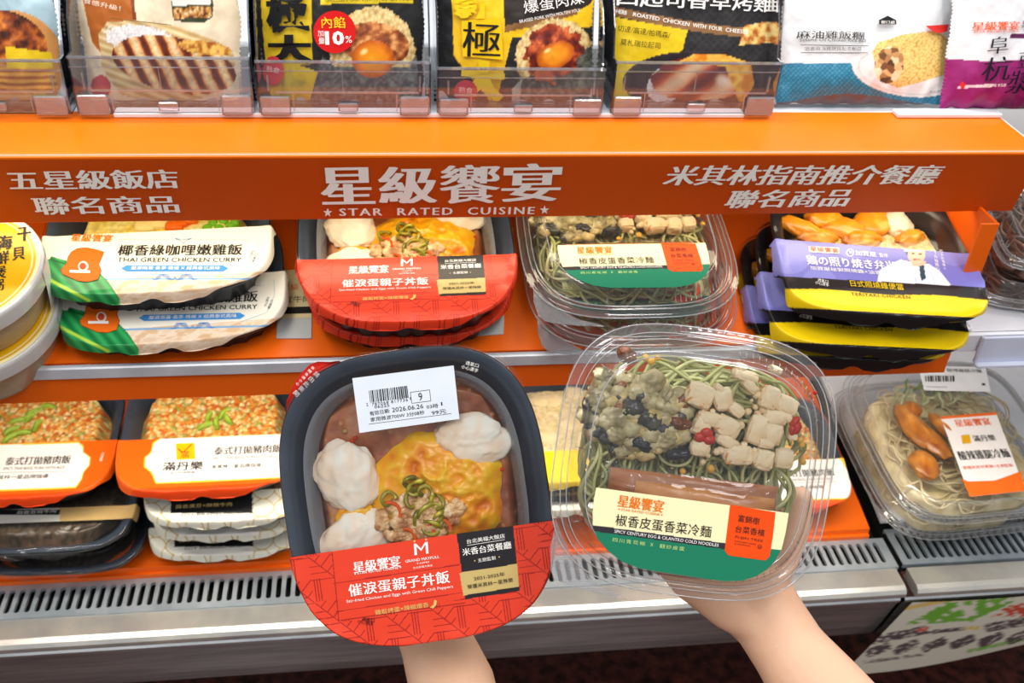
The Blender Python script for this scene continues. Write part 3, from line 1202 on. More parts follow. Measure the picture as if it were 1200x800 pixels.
def paint_pack5(img, px, py, x, y):
    img[:] = (34, 32, 34)
    g = (np.sin(px * .7 + py * .7) > .5) | (np.sin(px * .7 - py * .7) > .5)
    put(img, g & (px > 800), (46, 44, 46))
    put(img, inside(px, py, [(700, 12), (720, 20), (806, 35), (799, 62), (790, 140), (700, 150)]), (240, 204, 16))
    put(img, inside(px, py, [(700, -40), (720, -40), (719, 20), (700, 18)]), (222, 190, 20))
    d = py - (13 + (px - 720) * 0.155 + 3.5 * np.sin((px - 720) / 180 * 3.1))
    put(img, (np.abs(d) < 5.5) & (px > 720), (150, 108, 66))
    e = ell(px, py, 812, 96, 82, 36)
    put(img, e < 1, (60, 46, 46))
    put(img, e < 0.95, (36, 26, 30))
    m_ = ell(px, py, 782, 98, 26, 20, -40) < 1
    c = ramp(worley(px * .3, py * .3, 2)[0], [(0, (250, 246, 240)), (1, (206, 196, 190))])
    img[m_] = c[m_]
    m_ = ell(px, py, 822, 92, 60, 26, -3) + (fbm(px * .1, py * .1, 2) - .5) * .2 < 1
    ph = px * .09 + py * .12 + fbm(px * .04, py * .04, 4)
    c = ramp((np.sin(ph) + 1) / 2, [(0, (110, 30, 14)), (.4, (176, 70, 30)), (.7, (232, 160, 110)), (1, (250, 206, 160))])
    img[m_] = c[m_]
    m_ = inside(px, py, [(792, 74), (812, 64), (850, 64), (880, 74), (884, 100), (868, 122), (858, 100), (850, 78), (820, 74)])
    c = ramp(fbm(px * .12, py * .12, 12), [(.3, (226, 134, 20)), (.6, (250, 196, 80))])
    img[m_] = c[m_]
    put(img, smooth(1, .2, ell(px, py, 846, 94, 12, 12)), (250, 230, 200))
    m_ = inside(px, py, [(872, 30), (905, 24), (905, 50), (866, 53)])
    c = ramp(fbm(px * .2, py * .2, 12), [(.3, (190, 90, 30)), (.55, (246, 206, 110)), (.8, (255, 236, 180))])
    img[m_] = c[m_]


def paint_pack6(img, px, py, x, y):
    v = py
    img[:] = (226, 230, 232)
    img += ((fbm(px * .03, py * .06, 3) - .5) * 26)[:, None]
    blue = (py > 74 + (px - 920) * 0.004)
    g = ((np.sin(px * 1.1 + py * 1.1) > .3) | (np.sin(px * 1.1 - py * 1.1) > .3))
    c = np.where(g[:, None], np.array((34, 112, 146.)), np.array((62, 142, 172.)))
    img[blue] = c[blue]
    brown = (py > 116 + (px - 920) * 0.0 + 6 * np.sin(px * .03)) & (px < 1080)
    put(img, brown & blue, (96, 84, 88))
    pl = ell(px, py, 1062, 84, 64, 29, 8)
    put(img, pl < 1, (232, 230, 228))
    put(img, (pl < .9) & (pl > .86), (210, 208, 206))
    m_ = inside(px, py, [(1022, 62), (1028, 50), (1060, 40), (1096, 36), (1108, 42), (1118, 60), (1118, 84), (1080, 96), (1052, 103), (1032, 94)])
    d, i = worley(px * .35, py * .35, 3)
    c = ramp(1 - d, [(0, (190, 140, 60)), (.5, (228, 186, 100)), (1, (250, 226, 150))])
    img[m_] = c[m_]
    m_ = ell(px, py, 1042, 76, 17, 22, 15) < 1
    d, i = worley(px * .13, py * .13, 6)
    c = ramp(i, [(0, (70, 44, 24)), (.3, (150, 96, 50)), (.6, (226, 180, 120)), (1, (246, 222, 180))])
    img[m_] = c[m_]


def paint_pack6b(img, px, py, x, y):
    img[:] = (220, 226, 232)
    img += ((fbm(px * .04, py * .06, 5) - .5) * 26)[:, None]
    m_ = inside(px, py, [(1002, 16), (1008, 2), (1020, -12), (1092, -12), (1092, 8), (1060, 14)])
    d, i = worley(px * .3, py * .3, 3)
    c = ramp(1 - d, [(0, (180, 130, 60)), (.5, (224, 180, 96)), (1, (246, 220, 150))])
    img[m_] = c[m_]
    put(img, ell(px, py, 1024, 5, 10, 4, -10) < 1, (70, 46, 30))
    put(img, (px > 1094), (96, 20, 60))


def paint_pack7(img, px, py, x, y):
    img[:] = (232, 234, 238)
    img += ((fbm(px * .04, py * .04, 7) - .5) * 22)[:, None]
    put(img, py > 70 + 1.5 * np.sin(px * .05), (142, 20, 104))
    w = smooth(.5, .8, fbm(px * .05, py * .05, 9)) * (py > 72)
    put(img, w * .5, (180, 70, 150))
    put(img, seg(px, py, 1124, 102, 1165, 100) < 1.6, (236, 220, 232))
    put(img, ell(px, py, 1128, 100, 3, 4) < 1, (220, 40, 50))
    put(img, inside(px, py, [(1184, 40), (1230, 38), (1230, 46), (1184, 45)]), (96, 20, 80))


def on_lean(px, py, y=0.815, lean=LEAN, z=1.0665):
    return on_plane(px, py, (0, y, z), (0, -math.cos(R(lean)), math.sin(R(lean)))).x


def xr(a, b, y=0.815, py=100):
    return on_lean(a, py, y), on_lean(b, py, y)


x0, x1 = xr(-60, 74)
r_, Mx, a = mk_pack('food_pouch', 'pale blue pouch with fried chicken picture at the left end of the upper shelf', 'pouch', 'food pouches on the upper shelf', x0, x1, paint_pack1, seed=3)

x0, x1 = xr(103, 284)
r_, Mx, a = mk_pack('food_pouch', 'beige pouch picturing sliced grilled chicken and rice in a bamboo leaf', 'pouch', 'food pouches on the upper shelf', x0, x1, paint_pack2, seed=5)
a.text(ink(250, 240, 220), '食感升級！', (100, 1), (146, 11), 6)
a.line(ink(120, 90, 50), [(134, 22), (150, 24), (205, 30)], 0.8)
a.done(r_, 'lettering')

x0, x1 = xr(306, 498)
r_, Mx, a = mk_pack('food_pouch', 'black and yellow pouch with an egg yolk rice ball picture and a round red sticker', 'pouch', 'food pouches on the upper shelf', x0, x1, paint_pack3, seed=8)
BK, YL, RD = ink(24, 23, 25), ink(236, 200, 24), ink(214, 22, 24)
a.text(BK, '極', (313, 16), (362, 16), 46, fat=0.035, song=0.02)
a.text(BK, '大', (315, 58), (366, 58), 34, fat=0.035, song=0.05)
a.text(BK, 'GRILLED PORK WITH MOLTEN YOLK', (382, 1), (482, -1), 5, fat=0.02)
a.disc(RD, (393, 38), 24.5, lift=0.0010)
a.text(ink(250, 226, 40), '內餡', (378, 27), (405, 27), 13, fat=0.03, lift=0.0014)
a.text(W_, '加', (373.5, 39.5), (380.5, 39.5), 7, fat=0.01, lift=0.0014)
a.text(W_, '量', (374.5, 48), (381.5, 48), 7, fat=0.01, lift=0.0014)
a.text(W_, '10', (382, 45), (404, 45), 16, fat=0.04, lift=0.0014)
a.text(W_, '%', (405.5, 46.5), (413, 46.5), 8, fat=0.02, lift=0.0014)
a.disc(ink(206, 58, 66), (321, 83), 12, 17, n=40, lift=0.0008, jag=0.8)
a.text(ink(250, 200, 200), '熟食', (313, 80), (329, 83), 7, lift=0.0012)
a.text(ink(90, 92, 96), '食品示意圖', (375, 72), (376, 100), 4.5, lift=0.0012)
a.done(r_, 'lettering')

x0, x1 = xr(512, 694)
r_, Mx, a = mk_pack('food_pouch', 'black pouch with huge yellow characters and a glossy braised pork and egg picture', 'pouch', 'food pouches on the upper shelf', x0, x1, paint_pack4, seed=12)
a.text(YL, '新', (531, 6), (577, 6), 34, fat=0.035, song=0.02)
a.poly(ink(247, 197, 12), [(540, 25), (585, 22), (587, 70), (541, 66)], lift=0.0006)
a.text(BK, '極', (541, 46), (584, 48), 40, fat=-0.006, song=0.02)
a.text(YL, '大', (540, 92), (588, 96), 46, fat=0.04, song=0.06)
a.text(W_, '爆蛋肉燥', (611, 10), (682, -3), 15, fat=0.0)
a.text(W_, 'BRAISED PORK WITH MOLTEN YOLK', (606, 26), (678, 12), 3.6, fat=0.01)
a.disc(ink(206, 48, 66), (545, 107), 13, n=40, lift=0.0008, jag=0.8)
a.text(ink(250, 200, 200), '熟食', (537, 105), (553, 106), 7.5, lift=0.0012)
a.done(r_, 'lettering')

x0, x1 = xr(712, 912)
r_, Mx, a = mk_pack('food_pouch', 'yellow and black pouch picturing herb roasted chicken on a dark plate', 'pouch', 'food pouches on the upper shelf', x0, x1, paint_pack5, seed=15)
a.text(W_, '四起司香草烤雞', (722, -4), (902, 4), 23, song=0.02)
import math as _m
for k, wd in enumerate(('HERB', 'ROASTED', 'CHICKEN', 'WITH', 'FOUR', 'CHEESES')):
    pos = [(721, 732), (739, 768), (772, 802), (806, 821), (825, 840), (844, 871)][k]
    f_ = lambda q: 13 + (q - 720) * 0.155 + 3.5 * _m.sin((q - 720) / 180 * 3.1)
    a.text(W_, wd, (pos[0], f_(pos[0])), (pos[1], f_(pos[1])), 4.6, song=0.05)
a.text(ink(30, 26, 24), '切達/高達/帕瑪森/', (722, 33), (780, 42), 7.5, fat=0.0)
a.text(ink(30, 26, 24), '莫札瑞拉起司', (725, 49), (769, 54), 7.5, fat=0.0)
a.done(r_, 'lettering')

x0, x1 = on_lean(908, 20, 0.87), on_lean(1100, 20, 0.87)
r_, Mx, a = mk_pack('rice_ball_pouch', 'white rice ball pouch standing behind its blue-banded twin', 'pouch', 'rice ball pouches', x0, x1, paint_pack6b, y=0.87, top=0.15, seed=21)
a.text(ink(40, 34, 30), '麻油雞飯糰', (914, 6), (982, 2), 11, song=0.03)
a.text(ink(40, 34, 30), 'Sesame Oil Chicken Rice Ball', (914, 15), (982, 10), 4.5)
a.done(r_, 'lettering')
x0, x1 = on_lean(906, 100, 0.81, 28), on_lean(1112, 100, 0.81, 28)
r_, Mx, a = mk_pack('rice_ball_pouch', 'white pouch with patterned blue lower half picturing a cut rice roll', 'pouch', 'rice ball pouches', x0, x1, paint_pack6, y=0.81, top=0.105, lean=28, seed=24, bulge=0.016)
a.text(ink(40, 34, 30), '麻油雞飯糰', (928, 43), (1001, 46), 9, song=0.03)
a.text(ink(40, 34, 30), 'Sesame Oil Chicken Rice Ball', (931, 49), (1003, 51.5), 4)
a.line(ink(60, 60, 60), [(932, 55), (1006, 57.5)], 0.7)
a.text(ink(60, 60, 60), '酒香麻油雞腿搭配杏鮑菇', (936, 60), (998, 61), 4.5)
a.line(ink(60, 60, 60), [(932, 64), (1006, 65.5)], 0.7)
a.poly(ink(30, 30, 32), [(1018, 28), (1028, 23), (1038, 28), (1038, 33), (1018, 33)], lift=0.0008)
a.text(W_, '御口處', (1020, 30.5), (1036, 30.5), 3.6, lift=0.0012)
a.poly(ink(206, 44, 40), [(1074, 34), (1107, 30), (1105, 38), (1096, 41), (1084, 40)], lift=0.0008)
a.text(ink(150, 150, 160), '商品請依實物', (1083, 109), (1110, 107), 3)
a.done(r_, 'lettering')

x0, x1 = on_lean(1106, 100, 0.80, 22), on_lean(1290, 100, 0.80, 22)
r_, Mx, a = mk_pack('soy_milk_pouch', 'white and magenta pouch with black brush calligraphy at the right end of the upper shelf', 'pouch', 'food pouches on the upper shelf', x0, x1, paint_pack7, y=0.80, top=0.13, lean=22, seed=31, bulge=0.022)
OR = ink(232, 96, 40)
a.text(OR, '星級饗宴', (1130, 32), (1175, 32), 10, fat=0.02, song=0.05)
a.text(OR, 'STAR RATED CUISINE', (1131, 38.5), (1175, 38.5), 2.4)
a.text(ink(60, 20, 50), '黑肌豆', (1178, 31), (1205, 31), 8.5, fat=0.0)
a.text(ink(60, 20, 50), 'PURE SOY', (1180, 37), (1204, 37), 2.6)
for s, cx, cy, w in (('阜', 1154, 55, 20), ('杭', 1153, 82, 28), ('豆', 1183, 72, 18), ('漿', 1179, 97, 27)):
    a.text(ink(26, 24, 40), s, (cx - w / 2, cy), (cx + w / 2, cy - 1.5), w * .95, fat=-0.012, song=0.02, skew=0.15)
a.text(W_, 'SINCE·1958', (1133, 101), (1163, 100), 3.5)
a.done(r_, 'lettering')

# clear pusher trays


def mk_tray(label, xa, xb, ytop, ybot, deep=True):
    y = 0.787
    A = on_plane(xa, ybot, (0, y, 0), (0, 1, 0))
    B = on_plane(xb, ybot, (0, y, 0), (0, 1, 0))
    T = on_plane((xa + xb) / 2, ytop, (0, y, 0), (0, 1, 0))
    z0 = 1.0655
    w, h = (B.x - A.x) - 0.003, T.z - z0
    Mx = Matrix.Translation(((A.x + B.x) / 2, y, z0))
    root = thing('shelf_tray', label, 'tray', Mx, 'clear pusher trays on the upper shelf')
    hw = w / 2
    f = MB()
    f.box(-hw, hw, 0, 0.0015, 0.002, h)
    obj('front_panel', f, M_ACRYL, root)
    e = MB()
    e.box(-hw, hw, -0.0008, 0.0022, h - 0.0015, h)
    e.box(-hw, hw, -0.0006, 0, h - 0.0085, h - 0.0078)
    e.box(-hw + 0.014, hw - 0.010, -0.0010, 0, h * .42, h * .42 + 0.0016)
    for s in (-1, 1):
        x_ = s * (hw - 0.009)
        e.box(x_ - 0.0008, x_ + 0.0008, -0.0010, 0, h * .46, h * .74)
        xx = s * (hw - 0.028)
        e.box(xx - 0.0005, xx + 0.0005, -0.0008, 0, 0.004, h * .42)
    e.box(-0.002, -0.0012, -0.0008, 0, h * .42, h * .84)
    obj('rib', e, M_ACRYLE, root)['kind'] = 'stuff'
    for s in (-1, 1):
        obj('clip', MB().rbox(s * (hw - 0.0135), -0.002, h * .2, 0.024, 0.004, h * .36, 0.001), M_ACRYLE, root)
    obj('clip', MB().rbox(0.002, -0.0015, h * .17, 0.016, 0.003, h * .16, 0.0008), M_ACRYLE, root)
    for s in (-1, 1):
        s_ = MB()
        q = [(0, 0.002), (0, h), (0.012, h), (0.020, h + 0.022), (0.034, h + 0.040), (0.05, h + 0.046), (0.17, h + 0.046), (0.17, 0.002)]
        V = [(s * hw, a_, b_) for a_, b_ in q] + [(s * (hw - 0.0014), a_, b_) for a_, b_ in q]
        n = len(q)
        s_.add(V, [tuple(range(n)), tuple(range(2 * n - 1, n - 1, -1))] + [(k, n + k, n + (k + 1) % n, (k + 1) % n) for k in range(n)])
        obj('side_wall', s_, M_ACRYL, root)
    obj('tray_floor', MB().box(-hw, hw, 0.0015, 0.17, 0.0005, 0.0018), M_ACRYL, root)
    return root


mk_tray('clear plastic pusher tray around the pale blue pouch at the left end', -95, 88, 70, 141)
mk_tray('clear plastic pusher tray in front of the beige bamboo leaf pouch', 91, 302, 67, 141)
mk_tray('clear plastic pusher tray in front of the pouch with the round red sticker', 303, 507, 72, 143)
mk_tray('clear plastic pusher tray in front of the pouch with huge yellow characters', 510, 706, 80, 144)
mk_tray('clear plastic pusher tray in front of the herb roasted chicken pouch', 712, 905, 73, 142)
# ------------------------------------------------------------------ the two meals held up in front
INV = CR.copy()


def held_frame(cx, cy, D, rot, H):
    Mx = (CR @ Matrix.Rotation(R(rot), 3, 'Z')).to_4x4()
    Mx.translation = at_depth(cx, cy, D) - (CR @ Vector((0, 0, 1))) * H
    return Mx


HA, DA = 0.045, 0.68
MA = held_frame(487, 580, DA, 8.0, HA)
WA, LA, NA = 0.183, 0.2005, 3.0
aA, bA = WA / 2, LA / 2
surfA = skirt(aA * 1.012, bA * 1.012, NA, HA + 0.0004, drop=0.005, r0=0.978, wr=0.0016, seed=4)


def LAc(px, py, z=HA):
    q = to_local(MA, px, py, z)
    return q.x, q.y


vA = LAc(493, 631)[1]
A = thing('packaged_meal', 'held-up black tray of omelette and chicken rice with bold red label and white price sticker', 'packaged meal', MA)
tray(A, WA, LA, NA, HA, M_TRAY, M_TRAYIN, rim=0.0065, taper=0.015)
obj('inner_bowl', loft(MB(), aA, bA, NA, [(0.0165, HA - 0.005), (0.0185, HA - 0.0055), (0.020, HA - 0.0075), (0.024, HA - 0.018)], 96), M_MILKY, A, smooth=True)
bed('sauce', aA - 0.020, bA - 0.020, NA, 0.027, 0.004, f_sauce(3), M_FOOD, A, 140)


def blobpart(name, parent, Mx, px, py, z, r, zr, rot, amp, freq, seed, colfn, mat, n=22, sq=1.0):
    q = to_local(Mx, px, py, z)
    mb = MB().blob((0, 0, 0), (r[0], r[1], zr), None, amp, freq, seed, n, 0, colfn, sq)
    return obj(name, mb, mat, parent, smooth=True, attr=True, M=Matrix.Translation((q.x, q.y, z)) @ Matrix.Rotation(R(rot), 4, 'Z'))


def omelette(parent, Mx, px, py, z, rx, ry, seed):
    q = to_local(Mx, px, py, z)
    N = 150
    t = np.linspace(0, 2 * np.pi, N)
    r = np.linspace(0, 1, 60)
    T, Q = np.meshgrid(t, r)
    T, Q = T.ravel(), Q.ravel()
    out = 1 + 0.28 * (vnoise(np.cos(T) * 1.6 + 5, np.sin(T) * 1.6 + seed, seed) - 0.5) + 0.12 * (vnoise(np.cos(T) * 4 + 5, np.sin(T) * 4 + seed, seed + 1) - 0.5)
    X, Y = rx * Q * np.cos(T) * out, ry * Q * np.sin(T) * out
    fold = fbm(X * 60 + 1.2 * fbm(X * 40, Y * 40, 9), Y * 85, seed, 4)
    fold2 = 1 - np.abs(2 * fbm(X * 70 + 3, Y * 70, seed + 5, 3) - 1)
    Z = 0.009 * (1 - Q ** 5) + 0.008 * (fold - 0.5) * (1 - Q ** 4) + 0.006 * (fold2 - 0.7) * (1 - Q ** 6)
    col = ramp(0.55 * fold + 0.45 * fold2, [(0.40, (222, 118, 0)), (0.52, (248, 156, 2)), (0.66, (255, 184, 10)), (0.8, (255, 208, 56))])
    return obj('omelette', MB().grid(np.column_stack([X, Y, Z]), N, 60, 0, col), M_FOOD, parent, smooth=True, attr=True, M=Matrix.Translation((q.x, q.y, z)))


omelette(A, MA, 514, 574, 0.0295, 0.046, 0.041, 6)
blobpart('omelette_scrap', A, MA, 415, 602, 0.031, (0.013, 0.008), 0.006, 10, 0.5, 2, 21, col_omelette, M_FOOD)
blobpart('chicken_piece', A, MA, 407, 556, 0.032, (0.0225, 0.0275), 0.0095, 12, 0.5, 2.0, 33, col_chicken, M_FOODM, 40)
blobpart('chicken_piece', A, MA, 549, 514, 0.032, (0.0245, 0.017), 0.0090, -10, 0.5, 1.9, 38, col_chicken, M_FOODM, 40)
blobpart('chicken_piece', A, MA, 414, 632, 0.032, (0.026, 0.018), 0.0090, 20, 0.45, 2.0, 43, col_chicken, M_FOODM, 40)
mm = MB()
rs = random.Random(5)
for k in range(130):
    t_, q_ = rs.random() * 6.28, math.sqrt(rs.random())
    px_, py_ = 492 + 48 * q_ * math.cos(t_), 605 + 29 * q_ * math.sin(t_) - 0.12 * 42 * q_ * math.cos(t_)
    q = to_local(MA, px_, py_, 0.040)
    mm.blob((q.x, q.y, 0.0385 + 0.003 * (1 - q_)), (0.0024 + .0030 * rs.random(), 0.0022 + .0022 * rs.random(), 0.0026), None, 0.7, 2.2, k, 10, 0, col_meat)
o = obj('minced_meat', mm, M_FOOD, A, smooth=True, attr=True)
o['kind'] = 'stuff'
for k, (px_, py_, r_, tl) in enumerate(((488, 571, .0062, 30), (499, 577, .0052, -40), (483, 584, .0060, 70), (505, 602, .0085, 10), (492, 606, .0060, 60), (505, 618, .0068, -20), (514, 608, .0052, 50), (512, 588, .0050, 120), (456, 585, .0050, 10), (482, 566, .0050, -15))):
    t_ = np.linspace(0, 2 * np.pi * (0.92 if k % 2 else 0.75), 20)
    e = 0.55 + 0.4 * rs.random()
    pts_ = np.column_stack([np.cos(t_) * r_, np.sin(t_) * r_ * e, 0.0018 * np.sin(2 * t_ + k)])
    m_ = MB().tube(pts_, 0.0015 + 0.0003 * np.sin(t_ * 3 + k), 8)
    V_ = m_.verts()
    m_.c = [ramp(noise3(V_, 200, k) + .5, [(.35, (96, 92, 8)), (.55, (160, 150, 24)), (.75, (206, 190, 70))])]
    q = to_local(MA, px_, py_, 0.043)
    obj('green_chilli_slice', m_, M_FOOD, A, smooth=True, attr=True, M=Matrix.Translation((q.x, q.y, 0.0422)) @ Matrix.Rotation(R(tl), 4, 'Z') @ Matrix.Rotation(R(14), 4, 'X'))
for k, (px_, py_, a_) in enumerate(((498, 625, 8), (516, 619, 60), (476, 631, 20), (458, 600, 40))):
    t_ = np.linspace(-1.3, 1.3, 12)
    pts_ = np.column_stack([np.cos(t_) * .006, np.sin(t_) * .007, t_ * 0])
    q = to_local(MA, px_, py_, 0.042)
    obj('red_chilli_slice', MB().tube(pts_, 0.0014, 8), ink(226, 92, 20, .3), A, smooth=True, M=Matrix.Translation((q.x, q.y, 0.0415)) @ Matrix.Rotation(R(a_), 4, 'Z'))
for k in range(26):
    t_, q_ = rs.random() * 6.28, 0.75 + 0.22 * rs.random()
    X, Y = (aA - .022) * q_ * math.cos(t_), (bA - .022) * q_ * math.sin(t_)
    if Y < vA:
        continue
    obj('vegetable_bit', MB().blob((0, 0, 0), (.0018, .0014, .001), None, .4, 2, k, 8), ink(*((180, 150, 90), (206, 60, 30), (200, 170, 120))[k % 3], .3), A, smooth=True, M=Matrix.Translation((X, Y, 0.0305)))

RED, RED2 = (222, 44, 30), (160, 22, 12)


def paint_red(img, px, py, x, y):
    img[:] = (232, 62, 32)
    # woven line pattern outside the central panel
    c, s = math.cos(R(8)), math.sin(R(8))
    X = (px - 487) * c - (py - 580) * s
    Y = (px - 487) * s + (py - 580) * c
    cw = 27.0
    i, j = np.floor(X / cw), np.floor(Y / cw)
    u, v = X / cw - i, Y / cw - j
    par = (i + j) % 2
    vert = (np.abs(u - .12) < .022) | (np.abs(u - .24) < .022) | (np.abs(u - .36) < .022) | (np.abs(v - .04) < .022)
    dg = u - v
    sm = u + v
    diag = (np.abs(dg) < .03) | ((np.abs(sm - .5) < .03) & (dg > 0)) | ((np.abs(sm - 1.0) < .03) & (dg > 0)) | ((np.abs(sm - 1.5) < .03) & (dg > 0)) | ((np.abs(v - .45) < .02) & (dg < 0)) | ((np.abs(v - .75) < .02) & (dg < 0))
    pat = np.where(par == 0, vert, diag)
    panel = inside(px, py, [(389, 646), (535, 624), (545, 701), (397, 727)])
    put(img, pat & ~panel, RED2)
    for (x0_, y0_, x1_, y1_) in ((391, 683.5, 538, 661.5), (394, 716.5, 542, 694), (389, 646, 397, 727), (396, 727, 545, 706)):
        put(img, seg(px, py, x0_, y0_, x1_, y1_) < 0.55, RED2)
    put(img, inside(px, py, [(535, 623), (601, 612), (609, 692), (545, 702)]), (28, 24, 28))
    put(img, inside(px, py, [(538.5, 671), (606, 660.5), (608.2, 687), (543, 697.5)]), (206, 180, 112))


P, nu_, nv_ = film_sheet(aA * 1.014, bA * 1.014, NA, -bA * 1.014, vA, surfA, 460, 210, jit=0.03)
P[:, 2] += 0.0004
lab = painted('label', P, nu_, nv_, MA, paint_red, M_PRINT, A)
P, nu_, nv_ = film_sheet(aA * 1.012, bA * 1.012, NA, vA, bA * 1.012, surfA, 120, 90, jit=0.03)
obj('clear_film', MB().grid(P, nu_, nv_), M_FILM, A, smooth=True)
a = Art(MA, HA, surf=surfA, lift=0.0009)
GOLD = ink(226, 190, 110)
INK = ink(40, 34, 30)
a.text(W_, '星級饗宴', (414.5, 664.5), (469, 656.5), 13.5, song=0.05, fat=0.012)
a.text(W_, 'STAR RATED CUISINE', (419, 671), (467, 664.5), 2.6, song=0.05)
a.star(W_, (416.5, 671.6), 1.5)
a.star(W_, (469.5, 663.8), 1.5)
for p in ([(486, 650), (485, 636.5), (488, 636.2), (489, 649.6)], [(499.5, 648.2), (498.6, 634.4), (501.4, 634), (502.4, 647.8)], [(485, 636.5), (487.5, 636), (493.5, 642), (498.5, 634.4), (500.5, 634.2), (493.8, 645)]):
    a.poly(W_, p, lift=0.0009)
a.star(GOLD, (486, 633.5), 2.0)
a.star(GOLD, (499.5, 631.5), 2.0)
a.text(W_, 'GRAND MAYFULL', (475, 657.2), (515, 651.5), 3.2, song=0.04)
a.text(W_, 'TAIPEI', (488, 659.8), (503, 657.6), 1.8)
a.text(W_, '台北美福大飯店', (484.5, 664.8), (507, 661.5), 2.4)
a.text(W_, '催淚蛋親子丼飯', (409, 691.5), (526.5, 674.8), 14.5, song=0.04, fat=0.006, spacing=1.06)
a.text(W_, 'Stir-fried Chicken and Eggs with Green Chili Peppers', (406.5, 704.5), (531, 686.6), 4.4)
a.text(GOLD, '雞鬆烤蛋×辣椒爆香', (440, 717), (502.5, 707.5), 6.0, song=0.02)
a.poly(GOLD, [(504, 711), (508, 708), (509, 702), (512, 703), (511.5, 708), (508, 712)], lift=0.0008)
a.text(BK, '透氣口', (424.5, 724.2), (439, 726.2), 4.4, fat=0.012)
a.text(BK, '小心燙手', (419, 727), (438, 730.4), 4.4, fat=0.012)
a.text(W_, '台北美福大飯店', (547, 634), (591.5, 627), 5.2, song=0.02)
a.line(W_, [(547.5, 638.6), (591.5, 631.7)], 0.5)
a.text(W_, '米香台菜餐廳', (542, 646.5), (599, 637.5), 8.6, song=0.03)
a.text(W_, '主廚監製', (560, 656), (581, 652.7), 4.6)
a.disc(GOLD, (556.5, 656.5), 0.8, n=8)
a.disc(GOLD, (585, 652), 0.8, n=8)
a.text(INK, '2021-2025年', (555.5, 677.3), (591.5, 671.6), 4.8, song=0.02)
a.text(INK, '榮獲米其林一星殊榮', (548, 687), (601, 678.6), 5.0, song=0.015)
a.text(W_, '透氣口', (546, 424.5), (561, 428.5), 4.6, fat=0.012)
a.text(W_, '小心燙手', (541, 429), (560.5, 434.5), 4.6, fat=0.012)
a.done(lab, 'lettering')
# torn-open tab at the upper left of the film
mt = MB()
outer = [(336, 484), (335.5, 470), (343, 452), (352, 438), (362, 427.5), (372, 423.5), (386, 424), (398, 422.5)]
innr = [(337.5, 484), (343, 474), (353, 461), (364, 449), (375, 440), (385, 434), (393, 430), (397, 427)]
V_ = []
for (o_, i_) in zip(outer, innr):
    for k in range(5):
        t_ = k / 4
        q = to_local(MA, o_[0] * (1 - t_) + i_[0] * t_, o_[1] * (1 - t_) + i_[1] * t_, HA)
        V_.append((q.x, q.y, HA - 0.001 - 0.002 * math.sin(math.pi * t_)))
mt.grid(V_, 5, len(outer))
tab = obj('tear_tab', mt, ink(226, 46, 34, .3), A, smooth=True)
a = Art(MA, HA - 0.0015, lift=0.0018)
for k, s in enumerate('請由此撕開'):
    cx, cy = 371.5 - k * 5.9, 438.5 + k * 5.6
    a.text(W_, s, (cx + 2.6, cy + 2.4), (cx - 2.6, cy - 2.2), 5.8, fat=0.01) if False else a.text(W_, s, (cx - 2.2, cy - 2.3), (cx + 2.4, cy + 2.2), 5.8, fat=0.01)
for k, s in enumerate('撕開後請小心'):
    cx, cy = 367 - k * 3.5, 431 + k * 3.7
    a.text(W_, s, (cx - 1.4, cy - 1.5), (cx + 1.5, cy + 1.4), 3.4, fat=0.01)
a.done(tab, 'lettering')

for nm, L_, R_2, F_, h_, dd, lb in (('r1', (346, 305), (606, 298), (478, 378), 0.060, 0, 'upper of two orange-red labelled omelette meals stacked on the middle shelf'),
                                    ('r2', (357, 330), (600, 326), (484, 396), 0.026, 0, 'lower omelette meal of the orange-red labelled pair, mostly under its twin')):
    M2, w2, l2 = fit(L_, R_2, F_, P2, T2, h_, LA / WA, HA)
    s2 = w2 / WA
    if nm == 'r1':
        s1, M1 = s2, M2
    M2 = M2 @ Matrix.Scale(s1 if nm == 'r1' else s1 * 0.98, 4)
    if nm == 'r1':
        nr = (M2.to_3x3() @ Vector((0, 0, 1))).normalized()
        M2.translation += nr * (HA - HA * s1)
    dup(A, M2, lb, 'omelette meals with red labels')
A['group'] = 'omelette meals with red labels'

# price sticker on the held tray
stk = MB()
cor = [LAc(*p) for p in ((413, 443), (531.7, 428), (538.4, 490.6), (421.4, 507))]
V_ = [(x_, y_, HA + 0.0006) for x_, y_ in cor]
stk.add(V_, [(3, 2, 1, 0)])
st = obj('price_sticker', stk, ink(226, 234, 244, .5), A)
st['label'] = 'white price sticker with barcode'
a = Art(MA, HA, lift=0.0009)
rb = random.Random(3)
x_ = 432.5
while x_ < 478:
    w_ = rb.choice((0.6, 0.6, 1.0, 1.5))
    yy = lambda q, b: 457.5 - (q - 432) * 0.127 + b
    a.poly(BK, [(x_, yy(x_, 0)), (x_ + w_, yy(x_ + w_, 0)), (x_ + w_ + 1.6, yy(x_ + w_, 14)), (x_ + 1.6, yy(x_, 14))], lift=0.0008)
    x_ += w_ + rb.choice((0.6, 0.8, 1.2))
a.text(BK, '2', (429.5, 473.8), (431.5, 473.5), 3.6)
a.text(BK, '787068 817736', (436, 473.5), (478, 468), 3.6, spacing=1.2)
a.text(BK, '9', (480, 467), (482, 466.8), 3.6)
a.text(BK, '06225', (439, 476.6), (456.5, 474.6), 3.2)
a.line(BK, [(481, 459.5), (503.5, 456.5), (505, 469.5), (482.7, 472.3), (481, 459.5)], 0.6)
a.text(BK, '9', (490.5, 464.8), (495, 464.2), 9)
a.text(BK, '有效日期:', (433.5, 484.5), (457, 480.7), 5.4)
a.text(BK, '2026.06.26', (459.5, 480.2), (496, 475.4), 5.2)
a.text(BK, '03時', (500, 476.5), (513.5, 474.8), 5)
a.text(BK, '1', (517, 473), (518.5, 472.8), 4)
